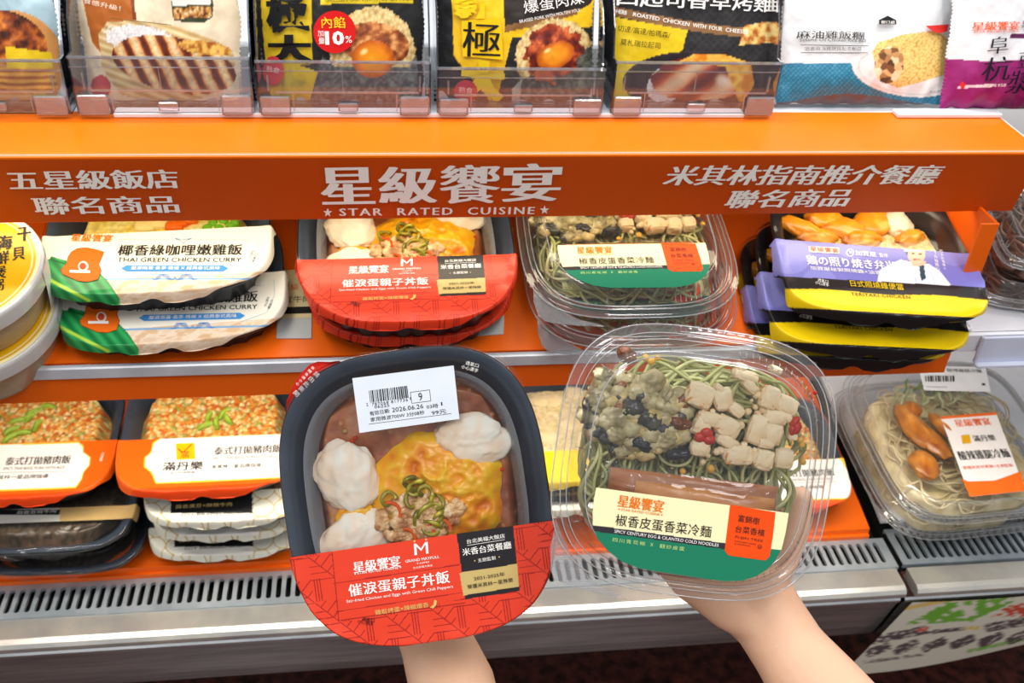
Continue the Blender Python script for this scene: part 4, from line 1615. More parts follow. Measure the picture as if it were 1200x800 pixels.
a.poly(BK, [(521, 470.6), (526.6, 469.9), (527.2, 473.7), (521.6, 474.4)])
a.text(BK, '家用微波700W 3分08秒', (434.5, 491.5), (497.5, 482.6), 5.2)
a.text(BK, '99元', (506, 483.8), (523, 481.2), 5.2, fat=0.015)
a.line(BK, [(432, 496.8), (529, 484.3)], 0.5)
a.done(st, 'lettering')

# ---------------------------------------------------------------- noodle clamshell
HB, DB = 0.045, 0.62
MBf = held_frame(818.5, 545, DB, -7.8, HB)
WB, LB, NB = 0.1775, 0.1715, 3.3
aB, bB = WB / 2, LB / 2
B = thing('packaged_meal', 'held-up clear clamshell of green noodles, tofu and dark egg with cream and green label', 'packaged meal', MBf, 'green noodle clamshells')


def clamshell(root, a_, b_, n_, H, fl=0.028, teeth=90, hazy=True):
    N = teeth * 3
    m = MB()
    loft(m, a_, b_, n_, [(0.0, fl + 0.0008), (0.0025, fl + 0.0012)], N, ribs=((0,), 0.0006, teeth))
    loft(m, a_, b_, n_, [(0.0025, fl + 0.0012), (0.0055, fl + 0.0012), (0.006, fl + 0.005), (0.0095, fl + 0.005), (0.010, fl + 0.0015), (0.0125, fl + 0.0015), (0.0135, fl + 0.006), (0.0165, fl + 0.013), (0.019, H - 0.0008), (0.022, H)], 120, cap1=False)
    obj('lid_rim', m, M_CLEAR, root, smooth=True)
    m = MB()
    loft(m, a_, b_, n_, [(0.022, H), (0.05, H)], 96, cap1=True)
    obj('lid_window', m, M_CLEARW, root)
    m = MB()
    loft(m, a_, b_, n_, [(0.0, fl), (0.006, fl - 0.0005), (0.010, fl - 0.002), (0.012, fl - 0.010), (0.016, 0.010), (0.022, 0.001), (0.026, 0.0)], 120, ribs=((4, 5), 0.0010, 30))
    loft(m, a_, b_, n_, [(0.026, 0.0), (0.0262, 0.0002)], 120, cap1=True)
    obj('base_tub', m, M_CLEARW, root, smooth=True)
    # moulded edges, with their white highlights put into the colour
    m = MB()
    for ins, z, r in ((0.0008, fl + 0.0012, 0.0005), (0.0060, fl + 0.005, 0.0004), (0.0098, fl + 0.0048, 0.0004), (0.0205, H - 0.0002, 0.00045)):
        q = sell(a_ - ins, b_ - ins, n_, 120)
        q = np.vstack([q, q[:1]])
        m.tube(np.column_stack([q, np.full(len(q), z)]), r, 5, caps=False)
    # small moulded ribs on the shoulder
    o_, i_ = sell(a_ - 0.0125, b_ - 0.0125, n_, 360), sell(a_ - 0.0175, b_ - 0.0175, n_, 360)
    for k in list(range(28, 78, 3)) + list(range(290, 330, 3)) + [110, 140, 180, 215, 250]:
        m.tube([(o_[k][0], o_[k][1], fl + 0.004), (i_[k][0], i_[k][1], H - 0.003)], 0.0003, 4)
    obj('moulded_ridge', m, M_EDGE, root, smooth=True)['kind'] = 'stuff'


clamshell(B, aB, bB, NB, HB)
# corner tab with grip dots
tabp = [(652, 610), (645, 640), (645, 668), (652, 679), (668, 686), (700, 695), (735, 702), (700, 684), (672, 655), (658, 625)]
q = [to_local(MBf, p[0], p[1], 0.0285) for p in tabp]
obj('lifting_tab', MB().poly([(v.x, v.y) for v in q], 0.0285, thick=0.0006), clear_mat('frosted_tab', refl=2.0, rough=0.15, haze=0.12, bump=0.4, bscale=900), B)
m = MB()
for i in range(40):
    for j in range(26):
        px_, py_ = 646 + i * 2.1 + (j % 2) * 1.0, 632 + j * 2.6
        if inside(np.array([px_]), np.array([py_]), tabp)[0]:
            v = to_local(MBf, px_, py_, 0.029)
            m.box(v.x - .0003, v.x + .0003, v.y - .0003, v.y + .0003, 0.0285, 0.0292)
obj('grip_dots', m, M_ACRYLE, B)['kind'] = 'stuff'


def noodles(root, a_, b_, seed, count=95, c1=(172, 178, 106), c2=(222, 222, 162), z0=0.010, z1=0.029, r=0.00125, cut=None):
    rr_ = np.random.RandomState(seed)
    m = MB()
    for k in range(count):
        t0 = rr_.rand() * 2 * np.pi
        q0 = 0.35 + 0.6 * rr_.rand() ** 0.6
        n_ = 34
        L = 0.05 + 0.09 * rr_.rand()
        # follows the wall with loops
        th = t0 + np.linspace(0, L / (q0 * a_), n_) * (1 if rr_.rand() < .5 else -1)
        q = q0 + 0.10 * np.sin(np.linspace(0, 2 * np.pi * (0.5 + 1.2 * rr_.rand()), n_) + rr_.rand() * 6) + 0.05 * np.sin(np.linspace(0, 14, n_) + rr_.rand() * 6)
        if k % 3 == 0:
            cx_, cy_ = (rr_.rand(2) - .5) * (1.2 * a_, 1.2 * b_)
            rad = 0.010 + 0.016 * rr_.rand()
            th2 = np.linspace(0, 4.5, n_) + rr_.rand() * 6
            X, Y = cx_ + rad * np.cos(th2) * (1 + .2 * np.sin(th2 * 1.7)), cy_ + rad * 1.3 * np.sin(th2)
        else:
            q = np.clip(q, 0.1, 1.0)
            k_ = (np.abs(np.cos(th)) ** 3.2 + np.abs(np.sin(th)) ** 3.2) ** (-1 / 3.2)
            X, Y = a_ * q * k_ * np.cos(th), b_ * q * k_ * np.sin(th)
        e = (np.abs(X / a_) ** 3.3 + np.abs(Y / b_) ** 3.3) ** (1 / 3.3)
        f_ = np.where(e > 1, 1 / e, 1.0)
        X, Y = X * f_, Y * f_
        Z = z0 + (z1 - z0) * (k / count) + 0.0025 * np.sin(np.linspace(0, 6, n_) + k) - 0.006 * smooth(.8, 1, e)
        if cut:
            kk = cut(X, Y)
            if kk.mean() < 0.5:
                continue
        mixc = rr_.rand()
        col = np.array(c1) * (1 - mixc) + np.array(c2) * mixc
        m.tube(np.column_stack([X, Y, Z]), r, 6, col=col)
    o = obj('noodles', m, M_FOOD, root, smooth=True, attr=True)
    o['kind'] = 'stuff'
    return o


def f_dark(c1, c2):
    def fn(x, y):
        v = fbm(x * 90, y * 90, 2)
        return v, ramp(v, [(.35, c1), (.65, c2)])
    return fn


bed('noodle_bed', aB - 0.026, bB - 0.030, NB, 0.008, 0.006, f_dark((130, 136, 76), (178, 180, 120)), M_FOOD, B, 60)
noodles(B, aB - 0.0185, bB - 0.021, 11, 150)
rs = random.Random(12)
m = MB()


def col_egg(kind):
    S = {0: [(.3, (150, 138, 96)), (.5, (204, 192, 146)), (.7, (238, 228, 184))],
         1: [(.3, (40, 44, 48)), (.6, (84, 84, 80)), (.75, (130, 124, 100))],
         2: [(.3, (92, 50, 24)), (.6, (146, 92, 50)), (.75, (190, 140, 84))],
         3: [(.3, (196, 176, 110)), (.6, (224, 202, 140)), (.75, (236, 222, 170))]}[kind]

    def fn(D, V, k):
        return ramp(noise3(V, 180, 4) + .5, S)
    return fn


for k in range(230):
    t_, q_ = rs.random() * 6.28, math.sqrt(rs.random())
    px_ = 748 + 62 * q_ * math.cos(t_)
    py_ = 486 + 50 * q_ * math.sin(t_) + 6 * math.cos(t_)
    if px_ > 700 and py_ > 536:
        continue
    q = to_local(MBf, px_, py_, 0.035)
    kd = rs.choices((0, 1, 2, 3), (10, 3, 2.2, 3))[0]
    s_ = 0.0018 + 0.0042 * rs.random() ** 2
    m.blob((q.x, q.y, 0.030 + 0.006 * (1 - q_) + 0.002 * rs.random()), (s_ * 1.2, s_, s_ * .8), None, 0.8, 2.3, k, 9, 0, col_egg(kd))
o = obj('egg_crumble', m, M_FOOD, B, smooth=True, attr=True)
o['kind'] = 'stuff'
for k, (px_, py_, sx, sy, rt, dark) in enumerate(((709, 440, 15, 10, 20, 0), (722, 487, 22, 20, 30, 0), (700, 470, 14, 14, 10, 0), (764, 450, 18, 16, -20, 0), (752, 520, 13, 9, 10, 1), (794, 532, 17, 7, -10, 1), (722, 508, 14, 12, 30, 0), (778, 466, 10, 16, 10, 0), (780, 515, 18, 12, -5, 0), (735, 417, 14, 9, 30, 2), (796, 496, 14, 9, 10, 2), (765, 498, 10, 9, 0, 1))):
    fn = {0: col_egg(0), 1: col_const((30, 40, 52), (60, 66, 74)), 2: col_const((96, 50, 22), (150, 92, 60))}[dark]
    blobpart('egg_chunk', B, MBf, px_, py_, 0.0335, (sx * .00053, sy * .00053), 0.0055, -rt, 0.55, 2.6, 50 + k, fn, M_FOOD, 24)
for k, (px_, py_, sx, sy, rt) in enumerate(((820, 463, 33, 29, 12), (847, 467, 23, 27, -18), (873, 440, 30, 14, 10), (878, 452, 22, 12, 40), (862, 480, 20, 14, 30), (832, 491, 34, 17, 5), (822, 498, 20, 24, 15), (820, 525, 24, 18, 0), (852, 500, 30, 24, 20), (864, 533, 34, 24, -8), (851, 517, 28, 14, 20), (887, 503, 22, 36, 8), (901, 466, 22, 28, 15), (921, 475, 27, 22, 20), (908, 489, 28, 18, 0), (905, 508, 22, 26, 5), (894, 538, 26, 25, 6), (918, 537, 22, 24, -6), (928, 511, 11, 9, 0), (908, 433, 15, 9, 20), (868, 430, 12, 10, 20), (922, 489, 12, 10, 40), (842, 454, 12, 8, 30), (897, 519, 20, 12, 0))):
    blobpart('tofu_cube', B, MBf, px_, py_, 0.0355, (sx * .00028, sy * .00028), 0.0052, -rt, 0.24, 3.6, 80 + k, col_tofu, M_FOODM, 26, sq=0.5)
m = MB()
for k in range(60):
    px_, py_ = 858 + 46 * rs.uniform(-1, 1), 498 + 44 * rs.uniform(-1, 1)
    q = to_local(MBf, px_, py_, 0.035)
    s_ = 0.0012 + 0.0018 * rs.random()
    m.blob((q.x, q.y, 0.0355), (s_, s_, s_), None, .5, 2, k, 7, 0, col_tofu)
obj('tofu_crumbs', m, M_FOODM, B, smooth=True, attr=True)['kind'] = 'stuff'
for k, (px_, py_, sx, sy) in enumerate(((828, 507, 8, 6), (820, 512, 7, 6), (831, 515, 7, 6), (931, 494, 8, 4.5), (934, 501, 8, 5), (928, 504, 6, 4), (955, 460, 3, 2.5))):
    blobpart('red_chilli', B, MBf, px_, py_, 0.0400, (sx * .00053, sy * .00053), 0.0022, 20 * k, 0.3, 2, 120 + k, col_const((180, 20, 0), (236, 70, 6)), M_FOOD, 12)
for k, (px_, py_, s_) in enumerate(((757, 419, 5), (763, 423, 5), (771, 419, 4), (938, 515, 4), (940, 521, 4), (780, 488, 3), (800, 552, 4), (833, 549, 5), (941, 541, 4))):
    blobpart('corn_kernel', B, MBf, px_, py_, 0.036, (s_ * .00053, s_ * .0005), 0.0018, 20 * k, 0.2, 2, 140 + k, col_const((226, 170, 50), (250, 214, 110)), M_FOOD, 9)


def packet(px0, py0, px1, py1, z, rot, fillc, Mx, root, label=None):
    p, q = to_local(Mx, px0, py0, z), to_local(Mx, px1, py1, z)
    cx_, cy_ = (p.x + q.x) / 2, (p.y + q.y) / 2
    hw, hh = abs(q.x - p.x) / 2, abs(q.y - p.y) / 2
    N = 40
    S, T = np.meshgrid(np.linspace(-1, 1, N), np.linspace(-1, 1, N))
    S, T = S.ravel(), T.ravel()
    Z = 0.0036 * np.clip(1 - S ** 4, 0, 1) * np.clip(1 - T ** 4, 0, 1) + 0.0012 * fbm(S * 3, T * 2, 5)
    col = ramp(fbm(S * 2 + 3, T * 4, 9) + 0.2 * T, [(.3, fillc[0]), (.7, fillc[1])])
    r_ = obj('sauce_packet', MB().grid(np.column_stack([S * hw, T * hh, Z]), N, N, 0, col), M_FOOD, root, smooth=True, attr=True, M=Matrix.Translation((cx_, cy_, z)) @ Matrix.Rotation(R(rot), 4, 'Z'))
    k = 1.09
    w = MB().grid(np.column_stack([S * (hw + .004), T * (hh + .004), Z * 1.1 + 0.0008 + 0.0006 * np.sin(S * 40) * (np.abs(T) > .9)]), N, N)
    obj('packet_film', w, M_CLEARW, r_, smooth=True)
    return r_


packet(716, 545, 905, 620, 0.033, 1, ((176, 92, 30), (206, 126, 54)), MBf, B)
packet(745, 562, 900, 640, 0.0372, 0, ((192, 108, 28), (230, 156, 60)), MBf, B)


def paint_lB(img, px, py, x, y):
    img[:] = (250, 240, 190)
    l0 = lambda q: 615 + (q - 695) * 0.1373
    put(img, py > l0(px), (48, 46, 52))
    put(img, py > l0(px) + 7.2, (24, 124, 92))
    put(img, (px > 898) & (py > 643.5 + (px - 909) * .14), (24, 124, 92))
    put(img, (px > 898) & (py < 643.5 + (px - 909) * .14), (250, 240, 190))


out = [(698.7, 571), (924.4, 601), (921, 622), (916, 643), (909, 656), (899, 667), (886, 675), (871, 680), (850, 681), (827, 678), (800, 674), (774, 670), (750, 666), (729, 658), (712, 645), (701, 632), (694.7, 617), (694.5, 600), (696, 585)]
pts_ = [to_local(MBf, p[0], p[1], HB + 0.0006) for p in out]
xs, ys = [p.x for p in pts_], [p.y for p in pts_]
# rows between the straight top edge and the curved bottom edge
poly_ = [(p.x, p.y) for p in pts_]
NVv, NUu = 190, 330
rows = []
ytop, ybot = max(ys), min(ys)
tl, tr = poly_[0], poly_[1]
lowpts = sorted([poly_[k] for k in range(1, len(poly_))] + [poly_[0]], key=lambda p: p[0])
left = [poly_[0]] + poly_[:-1 - 0][:0] + [poly_[k] for k in range(len(poly_) - 1, 9, -1)]
right = [poly_[1]] + [poly_[k] for k in range(2, 10)]


def resample(pl, n):
    pl = np.array(pl)
    d = np.r_[0, np.cumsum(np.linalg.norm(np.diff(pl, axis=0), axis=1))]
    t = np.linspace(0, d[-1], n)
    return np.column_stack([np.interp(t, d, pl[:, 0]), np.interp(t, d, pl[:, 1])])


Lr, Rr_ = resample(left, NVv), resample(right, NVv)
P = np.concatenate([np.column_stack([np.linspace(Lr[j][0], Rr_[j][0], NUu), np.linspace(Lr[j][1], Rr_[j][1], NUu), np.full(NUu, HB + 0.0006)]) for j in range(NVv)])
lab = painted('label', P, NUu, NVv, MBf, paint_lB, M_PAPER, B, flip=True)
a = Art(MBf, HB + 0.0006, lift=0.0004)
ORL = ink(244, 76, 10)
OR2 = ink(236, 120, 20)
a.poly(ORL, [(855.6, 591), (908.8, 600), (906, 626), (902, 651.5), (897, 656.5), (854, 650.5), (849, 645)], lift=0.0002)
a.text(OR2, '星級饗宴', (724.5, 586), (777.5, 593.5), 14.5, song=0.05, fat=0.012)
a.text(OR2, 'STAR RATED CUISINE', (728, 596.5), (773, 602.5), 2.6, song=0.05)
a.star(OR2, (725.5, 596.2), 1.4)
a.star(OR2, (775.5, 602.8), 1.4)
a.text(INK, '椒香皮蛋香菜冷麵', (721.5, 608.5), (833.5, 623.2), 13.6, song=0.006, fat=0.0, spacing=1.04)
a.text(W_, 'SPICY CENTURY EGG & CILANTRO COLD NOODLES', (720, 622), (842, 638.6), 3.6, fat=0.012)
PG = ink(190, 226, 140)
a.text(PG, '四川青花椒', (718, 631.8), (756, 636.8), 4.8, spacing=1.35)
a.text(PG, 'X', (762, 637.6), (765.5, 638), 4.2)
a.text(PG, '翻炒皮蛋', (773, 639.2), (802, 643), 4.8, spacing=1.3)
a.text(INK, '富錦樹', (865, 606.5), (890, 610.5), 8.4, fat=0.008, lift=0.0005)
a.text(INK, '台菜香檳', (862, 619), (896, 624.4), 8.4, fat=0.008, lift=0.0005)
a.text(INK, 'FUJIN TREE', (861.5, 629), (894, 634), 3.6, fat=0.012, lift=0.0005)
a.text(INK, 'TAIWANESE CUISINE', (860.5, 633.5), (886, 637.5), 1.6, lift=0.0005)
a.text(INK, '& CHAMPAGNE', (860.5, 636.5), (879, 639.5), 1.6, lift=0.0005)
a.disc(INK, (890.2, 640.2), 2.6, n=16, lift=0.0005)
a.disc(ORL, (890.2, 640.2), 2.0, n=16, lift=0.0006)
a.text(INK, '食', (888.8, 640), (891.6, 640.4), 2.6, lift=0.0007)
a.done(lab, 'lettering')

for nm, L_, R_2, F_, h_, lb in (('n1', (614, 300), (868, 290), (745, 362), 0.062, 'upper of two clear green noodle clamshells stacked on the middle shelf'),
                                ('n2', (620, 330), (864, 322), (745, 397), 0.028, 'lower green noodle clamshell, under its twin on the middle shelf')):
    M2, w2, l2 = fit(L_, R_2, F_, P2, T2, h_, LB / WB, HB)
    if nm == 'n1':
        s1 = w2 / WB
    M2 = M2 @ Matrix.Scale(s1, 4) @ Matrix.Rotation(R(-2), 4, 'Z')
    dup(B, M2, lb, 'green noodle clamshells')

# ---------------------------------------------------------------- forearms and hands
CX, CY, CZ = CR @ Vector((1, 0, 0)), CR @ Vector((0, 1, 0)), CR @ Vector((0, 0, 1))


def limb(mb, pts, sides=20, side_ref=None):
    """pts=[(px,py,depth,half width across the view, half depth)] -> tapered elliptic tube with round ends"""
    C_ = [at_depth(p[0], p[1], p[2]) for p in pts]
    n = len(C_)
    rings = []
    for k in range(n):
        t = (C_[min(k + 1, n - 1)] - C_[max(k - 1, 0)]).normalized()
        s = t.cross(CZ).normalized()
        d = s.cross(t).normalized()
        rings.append((C_[k], s, d, pts[k][3], pts[k][4], t))
    full = []
    c0, s0, d0, a0, b0, t0 = rings[0]
    for q in (80, 50, 25):
        full.append((c0 - t0 * min(a0, b0) * math.sin(R(q)), s0, d0, a0 * math.cos(R(q)), b0 * math.cos(R(q))))
    for k in range(n):
        full.append(rings[k][:5])
        if k < n - 1:
            for f_ in (0.25, 0.5, 0.75):
                c1_, s1_, d1_, a1_, b1_, _ = rings[k]
                c2_, s2_, d2_, a2_, b2_, _ = rings[k + 1]
                # smooth the centre line
                full.append((c1_.lerp(c2_, f_), s1_.lerp(s2_, f_).normalized(), d1_.lerp(d2_, f_).normalized(), a1_ * (1 - f_) + a2_ * f_, b1_ * (1 - f_) + b2_ * f_))
    c0, s0, d0, a0, b0, t0 = rings[-1]
    for q in (25, 50, 80):
        full.append((c0 + t0 * min(a0, b0) * math.sin(R(q)), s0, d0, a0 * math.cos(R(q)), b0 * math.cos(R(q))))
    V = []
    for c, s, d, a_, b_ in full:
        for i in range(sides):
            th = 2 * math.pi * i / sides
            V.append(c + s * a_ * math.cos(th) + d * b_ * math.sin(th))
    F = []
    for k in range(len(full) - 1):
        for i in range(sides):
            j = (i + 1) % sides
            F.append((k * sides + i, k * sides + j, (k + 1) * sides + j, (k + 1) * sides + i))
    F.append(tuple(range(sides)))
    F.append(tuple(range(len(full) * sides - 1, (len(full) - 1) * sides - 1, -1)))
    mb.add([tuple(v) for v in V], [q[::-1] for q in F])


def body(name, mb, voxel, smooth_it, mat, parent):
    o = obj(name, mb, mat, None)
    md = o.modifiers.new('remesh', 'REMESH')
    md.mode = 'VOXEL'
    md.voxel_size = voxel
    sm = o.modifiers.new('smooth', 'SMOOTH')
    sm.iterations = smooth_it
    sm.factor = 0.6
    me = bpy.data.meshes.new_from_object(o.evaluated_get(bpy.context.evaluated_depsgraph_get()))
    old = o.data
    o.modifiers.clear()
    o.data = me
    bpy.data.meshes.remove(old)
    me.polygons.foreach_set('use_smooth', [True] * len(me.polygons))
    o.parent = parent
    o.matrix_parent_inverse = parent.matrix_world.inverted()
    return o


def nail(px, py, d, rx, ry, rot, parent):
    q = MB().blob((0, 0, 0), (rx, ry, 0.0009), None, 0, 1, 0, 10)
    Mx = (CR @ Matrix.Rotation(R(rot), 3, 'Z')).to_4x4()
    Mx.translation = at_depth(px, py, d)
    o = obj('fingernail', q, M_NAIL, None, smooth=True, M=Mx)
    o.parent = parent
    o.matrix_parent_inverse = parent.matrix_world.inverted()


pa = thing('person', 'bare left forearm and hand holding up the red-labelled tray from below', 'person', Matrix.Translation(at_depth(520, 800, 0.74)))
m = MB()
limb(m, [(560, 1010, 0.66, 0.040, 0.036), (543, 900, 0.70, 0.0365, 0.033), (529, 800, 0.735, 0.0318, 0.026), (511, 752, 0.752, 0.0275, 0.022), (502, 720, 0.762, 0.030, 0.019), (494, 680, 0.768, 0.037, 0.017), (488, 640, 0.765, 0.041, 0.015), (484, 605, 0.758, 0.040, 0.013)])
for pts in ([(450, 612, 0.757, .010, .010), (425, 570, 0.752, .0092, .009), (408, 535, 0.746, .0086, .0085), (396, 508, 0.742, .0078, .0075)],
            [(472, 600, 0.757, .0105, .010), (460, 548, 0.752, .0095, .009), (452, 502, 0.746, .0088, .0085), (448, 470, 0.742, .008, .0075)],
            [(497, 598, 0.757, .0105, .010), (500, 545, 0.752, .0095, .009), (503, 498, 0.746, .0088, .0085), (505, 466, 0.742, .008, .0075)],
            [(520, 606, 0.757, .010, .0095), (534, 560, 0.752, .009, .0085), (546, 522, 0.746, .0083, .008), (553, 496, 0.742, .0075, .007)],
            [(522, 690, 0.765, .015, .014), (556, 655, 0.757, .0125, .012), (582, 622, 0.750, .0112, .011), (598, 592, 0.746, .009, .009)]):
    limb(m, pts, 14)
body('forearm_and_hand', m, 0.0022, 8, M_SKIN, pa)
pb = thing('person', 'bare right forearm and open palm holding up the clear noodle box from below', 'person', Matrix.Translation(at_depth(940, 790, 0.70)))
m = MB()
limb(m, [(1090, 1010, 0.60, 0.041, 0.036), (1020, 890, 0.64, 0.0370, 0.032), (962, 812, 0.668, 0.0312, 0.0255), (925, 762, 0.684, 0.0262, 0.021), (903, 728, 0.693, 0.0262, 0.019), (886, 705, 0.697, 0.029, 0.0175), (862, 680, 0.697, 0.034, 0.0165), (838, 655, 0.694, 0.037, 0.015), (815, 630, 0.690, 0.036, 0.0125)])
limb(m, [(886, 735, 0.692, .012, .016), (855, 712, 0.692, .016, .015), (826, 690, 0.693, .015, .014), (800, 662, 0.692, .013, .012)], 16)
for pts in ([(775, 655, 0.690, .010, .0095), (742, 640, 0.684, .0090, .0085), (715, 622, 0.680, .0084, .008), (696, 606, 0.678, .0075, .0072)],
            [(790, 628, 0.690, .0105, .010), (758, 596, 0.685, .0095, .009), (734, 568, 0.681, .0088, .0085), (718, 546, 0.679, .008, .0075)],
            [(810, 608, 0.690, .0105, .010), (786, 566, 0.685, .0095, .009), (768, 530, 0.681, .0088, .0085), (756, 502, 0.679, .008, .0075)],
            [(838, 602, 0.690, .010, .0095), (826, 556, 0.685, .0092, .0088), (816, 518, 0.681, .0085, .008), (808, 490, 0.679, .0077, .0072)],
            [(890, 690, 0.694, .015, .015), (915, 655, 0.690, .0125, .012), (930, 618, 0.684, .0112, .011), (938, 584, 0.680, .009, .0088)]):
    limb(m, pts, 14)
body('forearm_and_hand', m, 0.0022, 6, M_SKIN, pb)
# ------------------------------------------------------------------ meals on the middle shelf
NUP = Vector((0, 0, 1))


def peas_food(img_seed=0):
    def fn(x, y):
        d, i = worley(x * 200, y * 200, img_seed)
        c = ramp(fbm(x * 40, y * 40, img_seed), [(.3, (240, 206, 70)), (.6, (252, 236, 150)), (.8, (244, 240, 220))])
        c *= (0.85 + .2 * (1 - d))[:, None]
        return (1 - d) * .6 + fbm(x * 40, y * 40, 2), c
    return fn


# --- green curry
M1, w1, l1 = fit((43, 314), (318, 299), (178, 344), P2, T2, 0.058, 0.80, 0.040)
HC, NC = 0.040, 3.6
G = thing('packaged_meal', 'upper green curry meal with white label, green leaf corner and orange badge', 'packaged meal', M1, 'green curry meals')
tray(G, w1, l1, NC, HC, M_TRAY, M_TRAYIN, ribk=40, taper=0.013)
surfC = skirt(w1 / 2 * 1.02, l1 / 2 * 1.02, NC, HC, drop=.006, r0=.968, wr=0.002, seed=9)
bed('curry_rice', w1 / 2 - .022, l1 / 2 - .022, NC, HC - 0.012, 0.005, peas_food(3), M_FOOD, G, 90)
for k, (px_, py_, c_) in enumerate(((250, 262, 0), (262, 260, 0), (257, 268, 0), (270, 266, 0), (243, 268, 0), (210, 262, 1), (222, 258, 1), (204, 266, 1), (275, 262, 0), (185, 262, 2), (170, 266, 2))):
    q = to_local(M1, px_, py_, HC - .008)
    if c_ == 0:
        obj('green_pea', MB().blob((0, 0, 0), (.0045, .0045, .004), None, .05, 2, k, 10), ink(120, 190, 40, .3), G, smooth=True, M=Matrix.Translation((q.x, q.y, HC - .008)))
    elif c_ == 1:
        obj('carrot_chunk', MB().blob((0, 0, 0), (.008, .005, .004), None, .2, 2, k, 10, sq=.6), ink(246, 110, 20, .3), G, smooth=True, M=Matrix.Translation((q.x, q.y, HC - .008)))
    else:
        obj('potato_chunk', MB().blob((0, 0, 0), (.009, .007, .004), None, .2, 2, k, 10, sq=.6), ink(250, 226, 150, .4), G, smooth=True, M=Matrix.Translation((q.x, q.y, HC - .008)))


def paint_curry(img, px, py, x, y):
    img[:] = (250, 244, 228)
    mar = (py > 326 - (px - 130) * 0.045)
    v = fbm(px * .08 + py * .1, py * .2, 3)
    c = ramp(v, [(.35, (228, 190, 150)), (.5, (246, 226, 200)), (.7, (238, 206, 176))])
    img[mar] = c[mar]
    put(img, smooth(1.4, .6, seg(px, py, 120, 327, 300, 326.5)), (120, 176, 226))
    lf = inside(px, py, [(30, 300), (58, 304), (60, 300), (100, 312), (118, 320), (128, 331), (140, 350), (142, 365), (90, 365), (30, 330)])
    s_ = (py - 318) - (px - 44) * 0.62
    c = ramp((np.sin((px * 0.9 - py * 0.7) * .45) + 1) / 2, [(0, (20, 120, 62)), (1, (52, 168, 90))])
    img[lf] = c[lf]
    put(img, smooth(3, 1, seg(px, py, 40, 318, 104, 352)) * lf, (180, 220, 70))
    put(img, smooth(1.5, .4, seg(px, py, 60, 304, 118, 322)) * lf, (20, 100, 50))


vC = to_local(M1, 180, 271.5, HC).y
P, nu_, nv_ = film_sheet(w1 / 2 * 1.02, l1 / 2 * 1.02, NC, -l1 / 2 * 1.02, vC, surfC, 240, 120, jit=.05)
P[:, 2] += .0004
lab = painted('label', P, nu_, nv_, M1, paint_curry, M_PRINT, G)
P, nu_, nv_ = film_sheet(w1 / 2 * 1.02, l1 / 2 * 1.02, NC, vC, l1 / 2 * 1.02, surfC, 60, 40, jit=.05)
obj('clear_film', MB().grid(P, nu_, nv_), M_FILM, G, smooth=True)
a = Art(M1, HC, surf=surfC, lift=.0010)
DK, BL = ink(34, 34, 32), ink(70, 146, 214)
a.text(OR2, '星級饗宴', (84, 279), (132, 280), 8.5, song=.05, fat=.01)
a.text(DK, '椰香綠咖哩嫩雞飯', (139, 294), (284, 293), 12.5, song=.03)
a.text(DK, 'THAI GREEN CHICKEN CURRY', (138, 305), (283, 305), 5.0, song=.03)
a.poly(BL, [(142, 315), (148, 311.5), (262, 311.5), (268, 315), (262, 318.5), (148, 318.5)], lift=.0008)
a.text(W_, '嚴選南薑·香茅·辣椒 X 經典泰式風味', (154, 315), (258, 315), 4.2, fat=.012, lift=.0013)
badge = [(84, 296), (91, 292), (102, 291), (112, 293), (122, 296), (119, 304), (116, 310), (119, 318), (115, 328), (104, 331), (92, 330), (74, 322), (72, 317), (79, 309), (80, 302)]
a.poly(ink(236, 106, 22), badge, lift=.0009)
a.line(ink(190, 70, 10), badge + [badge[0]], .6, lift=.0011)
a.disc(ink(250, 226, 210), (98, 313), 6, lift=.0012)
a.disc(ink(220, 80, 50), (97.5, 313), 4, lift=.0013)
a.poly(W_, [(82, 317.5), (106, 318), (106, 321), (82, 320.5)], lift=.0013)
for s in (-1, 1):
    for q in range(5):
        t_ = [q * .5 + .1 * j for j in range(6)]
        a.line(BL, [(205 + s * (q * 9 + 10 * u_ - 5 * q), 325 + 3.4 * math.sin(u_ * 5 + q)) for u_ in [j / 5 for j in range(6)]], .8, lift=.0009)
    a.line(BL, [(215, 284 - 3), (215 + s * 10, 280), (215 + s * 4, 282), (215, 286)], .8)
    a.line(ink(150, 190, 220), [(215 + s * 12, 280.5), (215 + s * 78, 281)], .5)
a.line(ink(150, 190, 220), [(304, 274), (304, 292), (294, 312), (262, 322)], .5)
a.text(DK, '小心燙手', (292, 305), (297, 294), 3, fat=.01)
a.text(DK, '透氣口', (296, 308), (301, 298), 3, fat=.01)
a.done(lab, 'lettering')
nC = (M1.to_3x3() @ NUP).normalized()
M2, w2, l2 = fit((73, 366), (329, 346), (200, 398), P2, T2, 0.025, 0.80, 0.040)
dup(G, M2, 'lower green curry meal, its leaf corner showing under the upper one', 'green curry meals')

# --- teriyaki bento
M1, w1, l1 = fit((908, 282), (1141, 300), (1022, 369), P2, T2, 0.070, 0.86, 0.038)
HT, NT = 0.038, 4.6
Tk = thing('packaged_meal', 'topmost chicken bento with violet label, chef portrait and yellow hem', 'packaged meal', M1, 'violet-labelled chicken bentos')
tray(Tk, w1, l1, NT, HT, M_TRAY, M_TRAY, ribs=False)
surfT = skirt(w1 / 2 * 1.02, l1 / 2 * 1.02, NT, HT, drop=.008, r0=.968, wr=0.004, seed=19)
bed('bento_rice', w1 / 2 - .020, l1 / 2 - .022, NT, HT - 0.014, 0.004, f_friedrice(5, ((0, (230, 150, 50)), (.5, (250, 210, 120)), (1, (240, 226, 190)))), M_FOOD, Tk, 80)
CH = [(.3, (170, 84, 8)), (.5, (236, 150, 20)), (.7, (255, 196, 70))]


def col_teri(D, V, k):
    return ramp(noise3(V, 90, 5) + .5, CH)


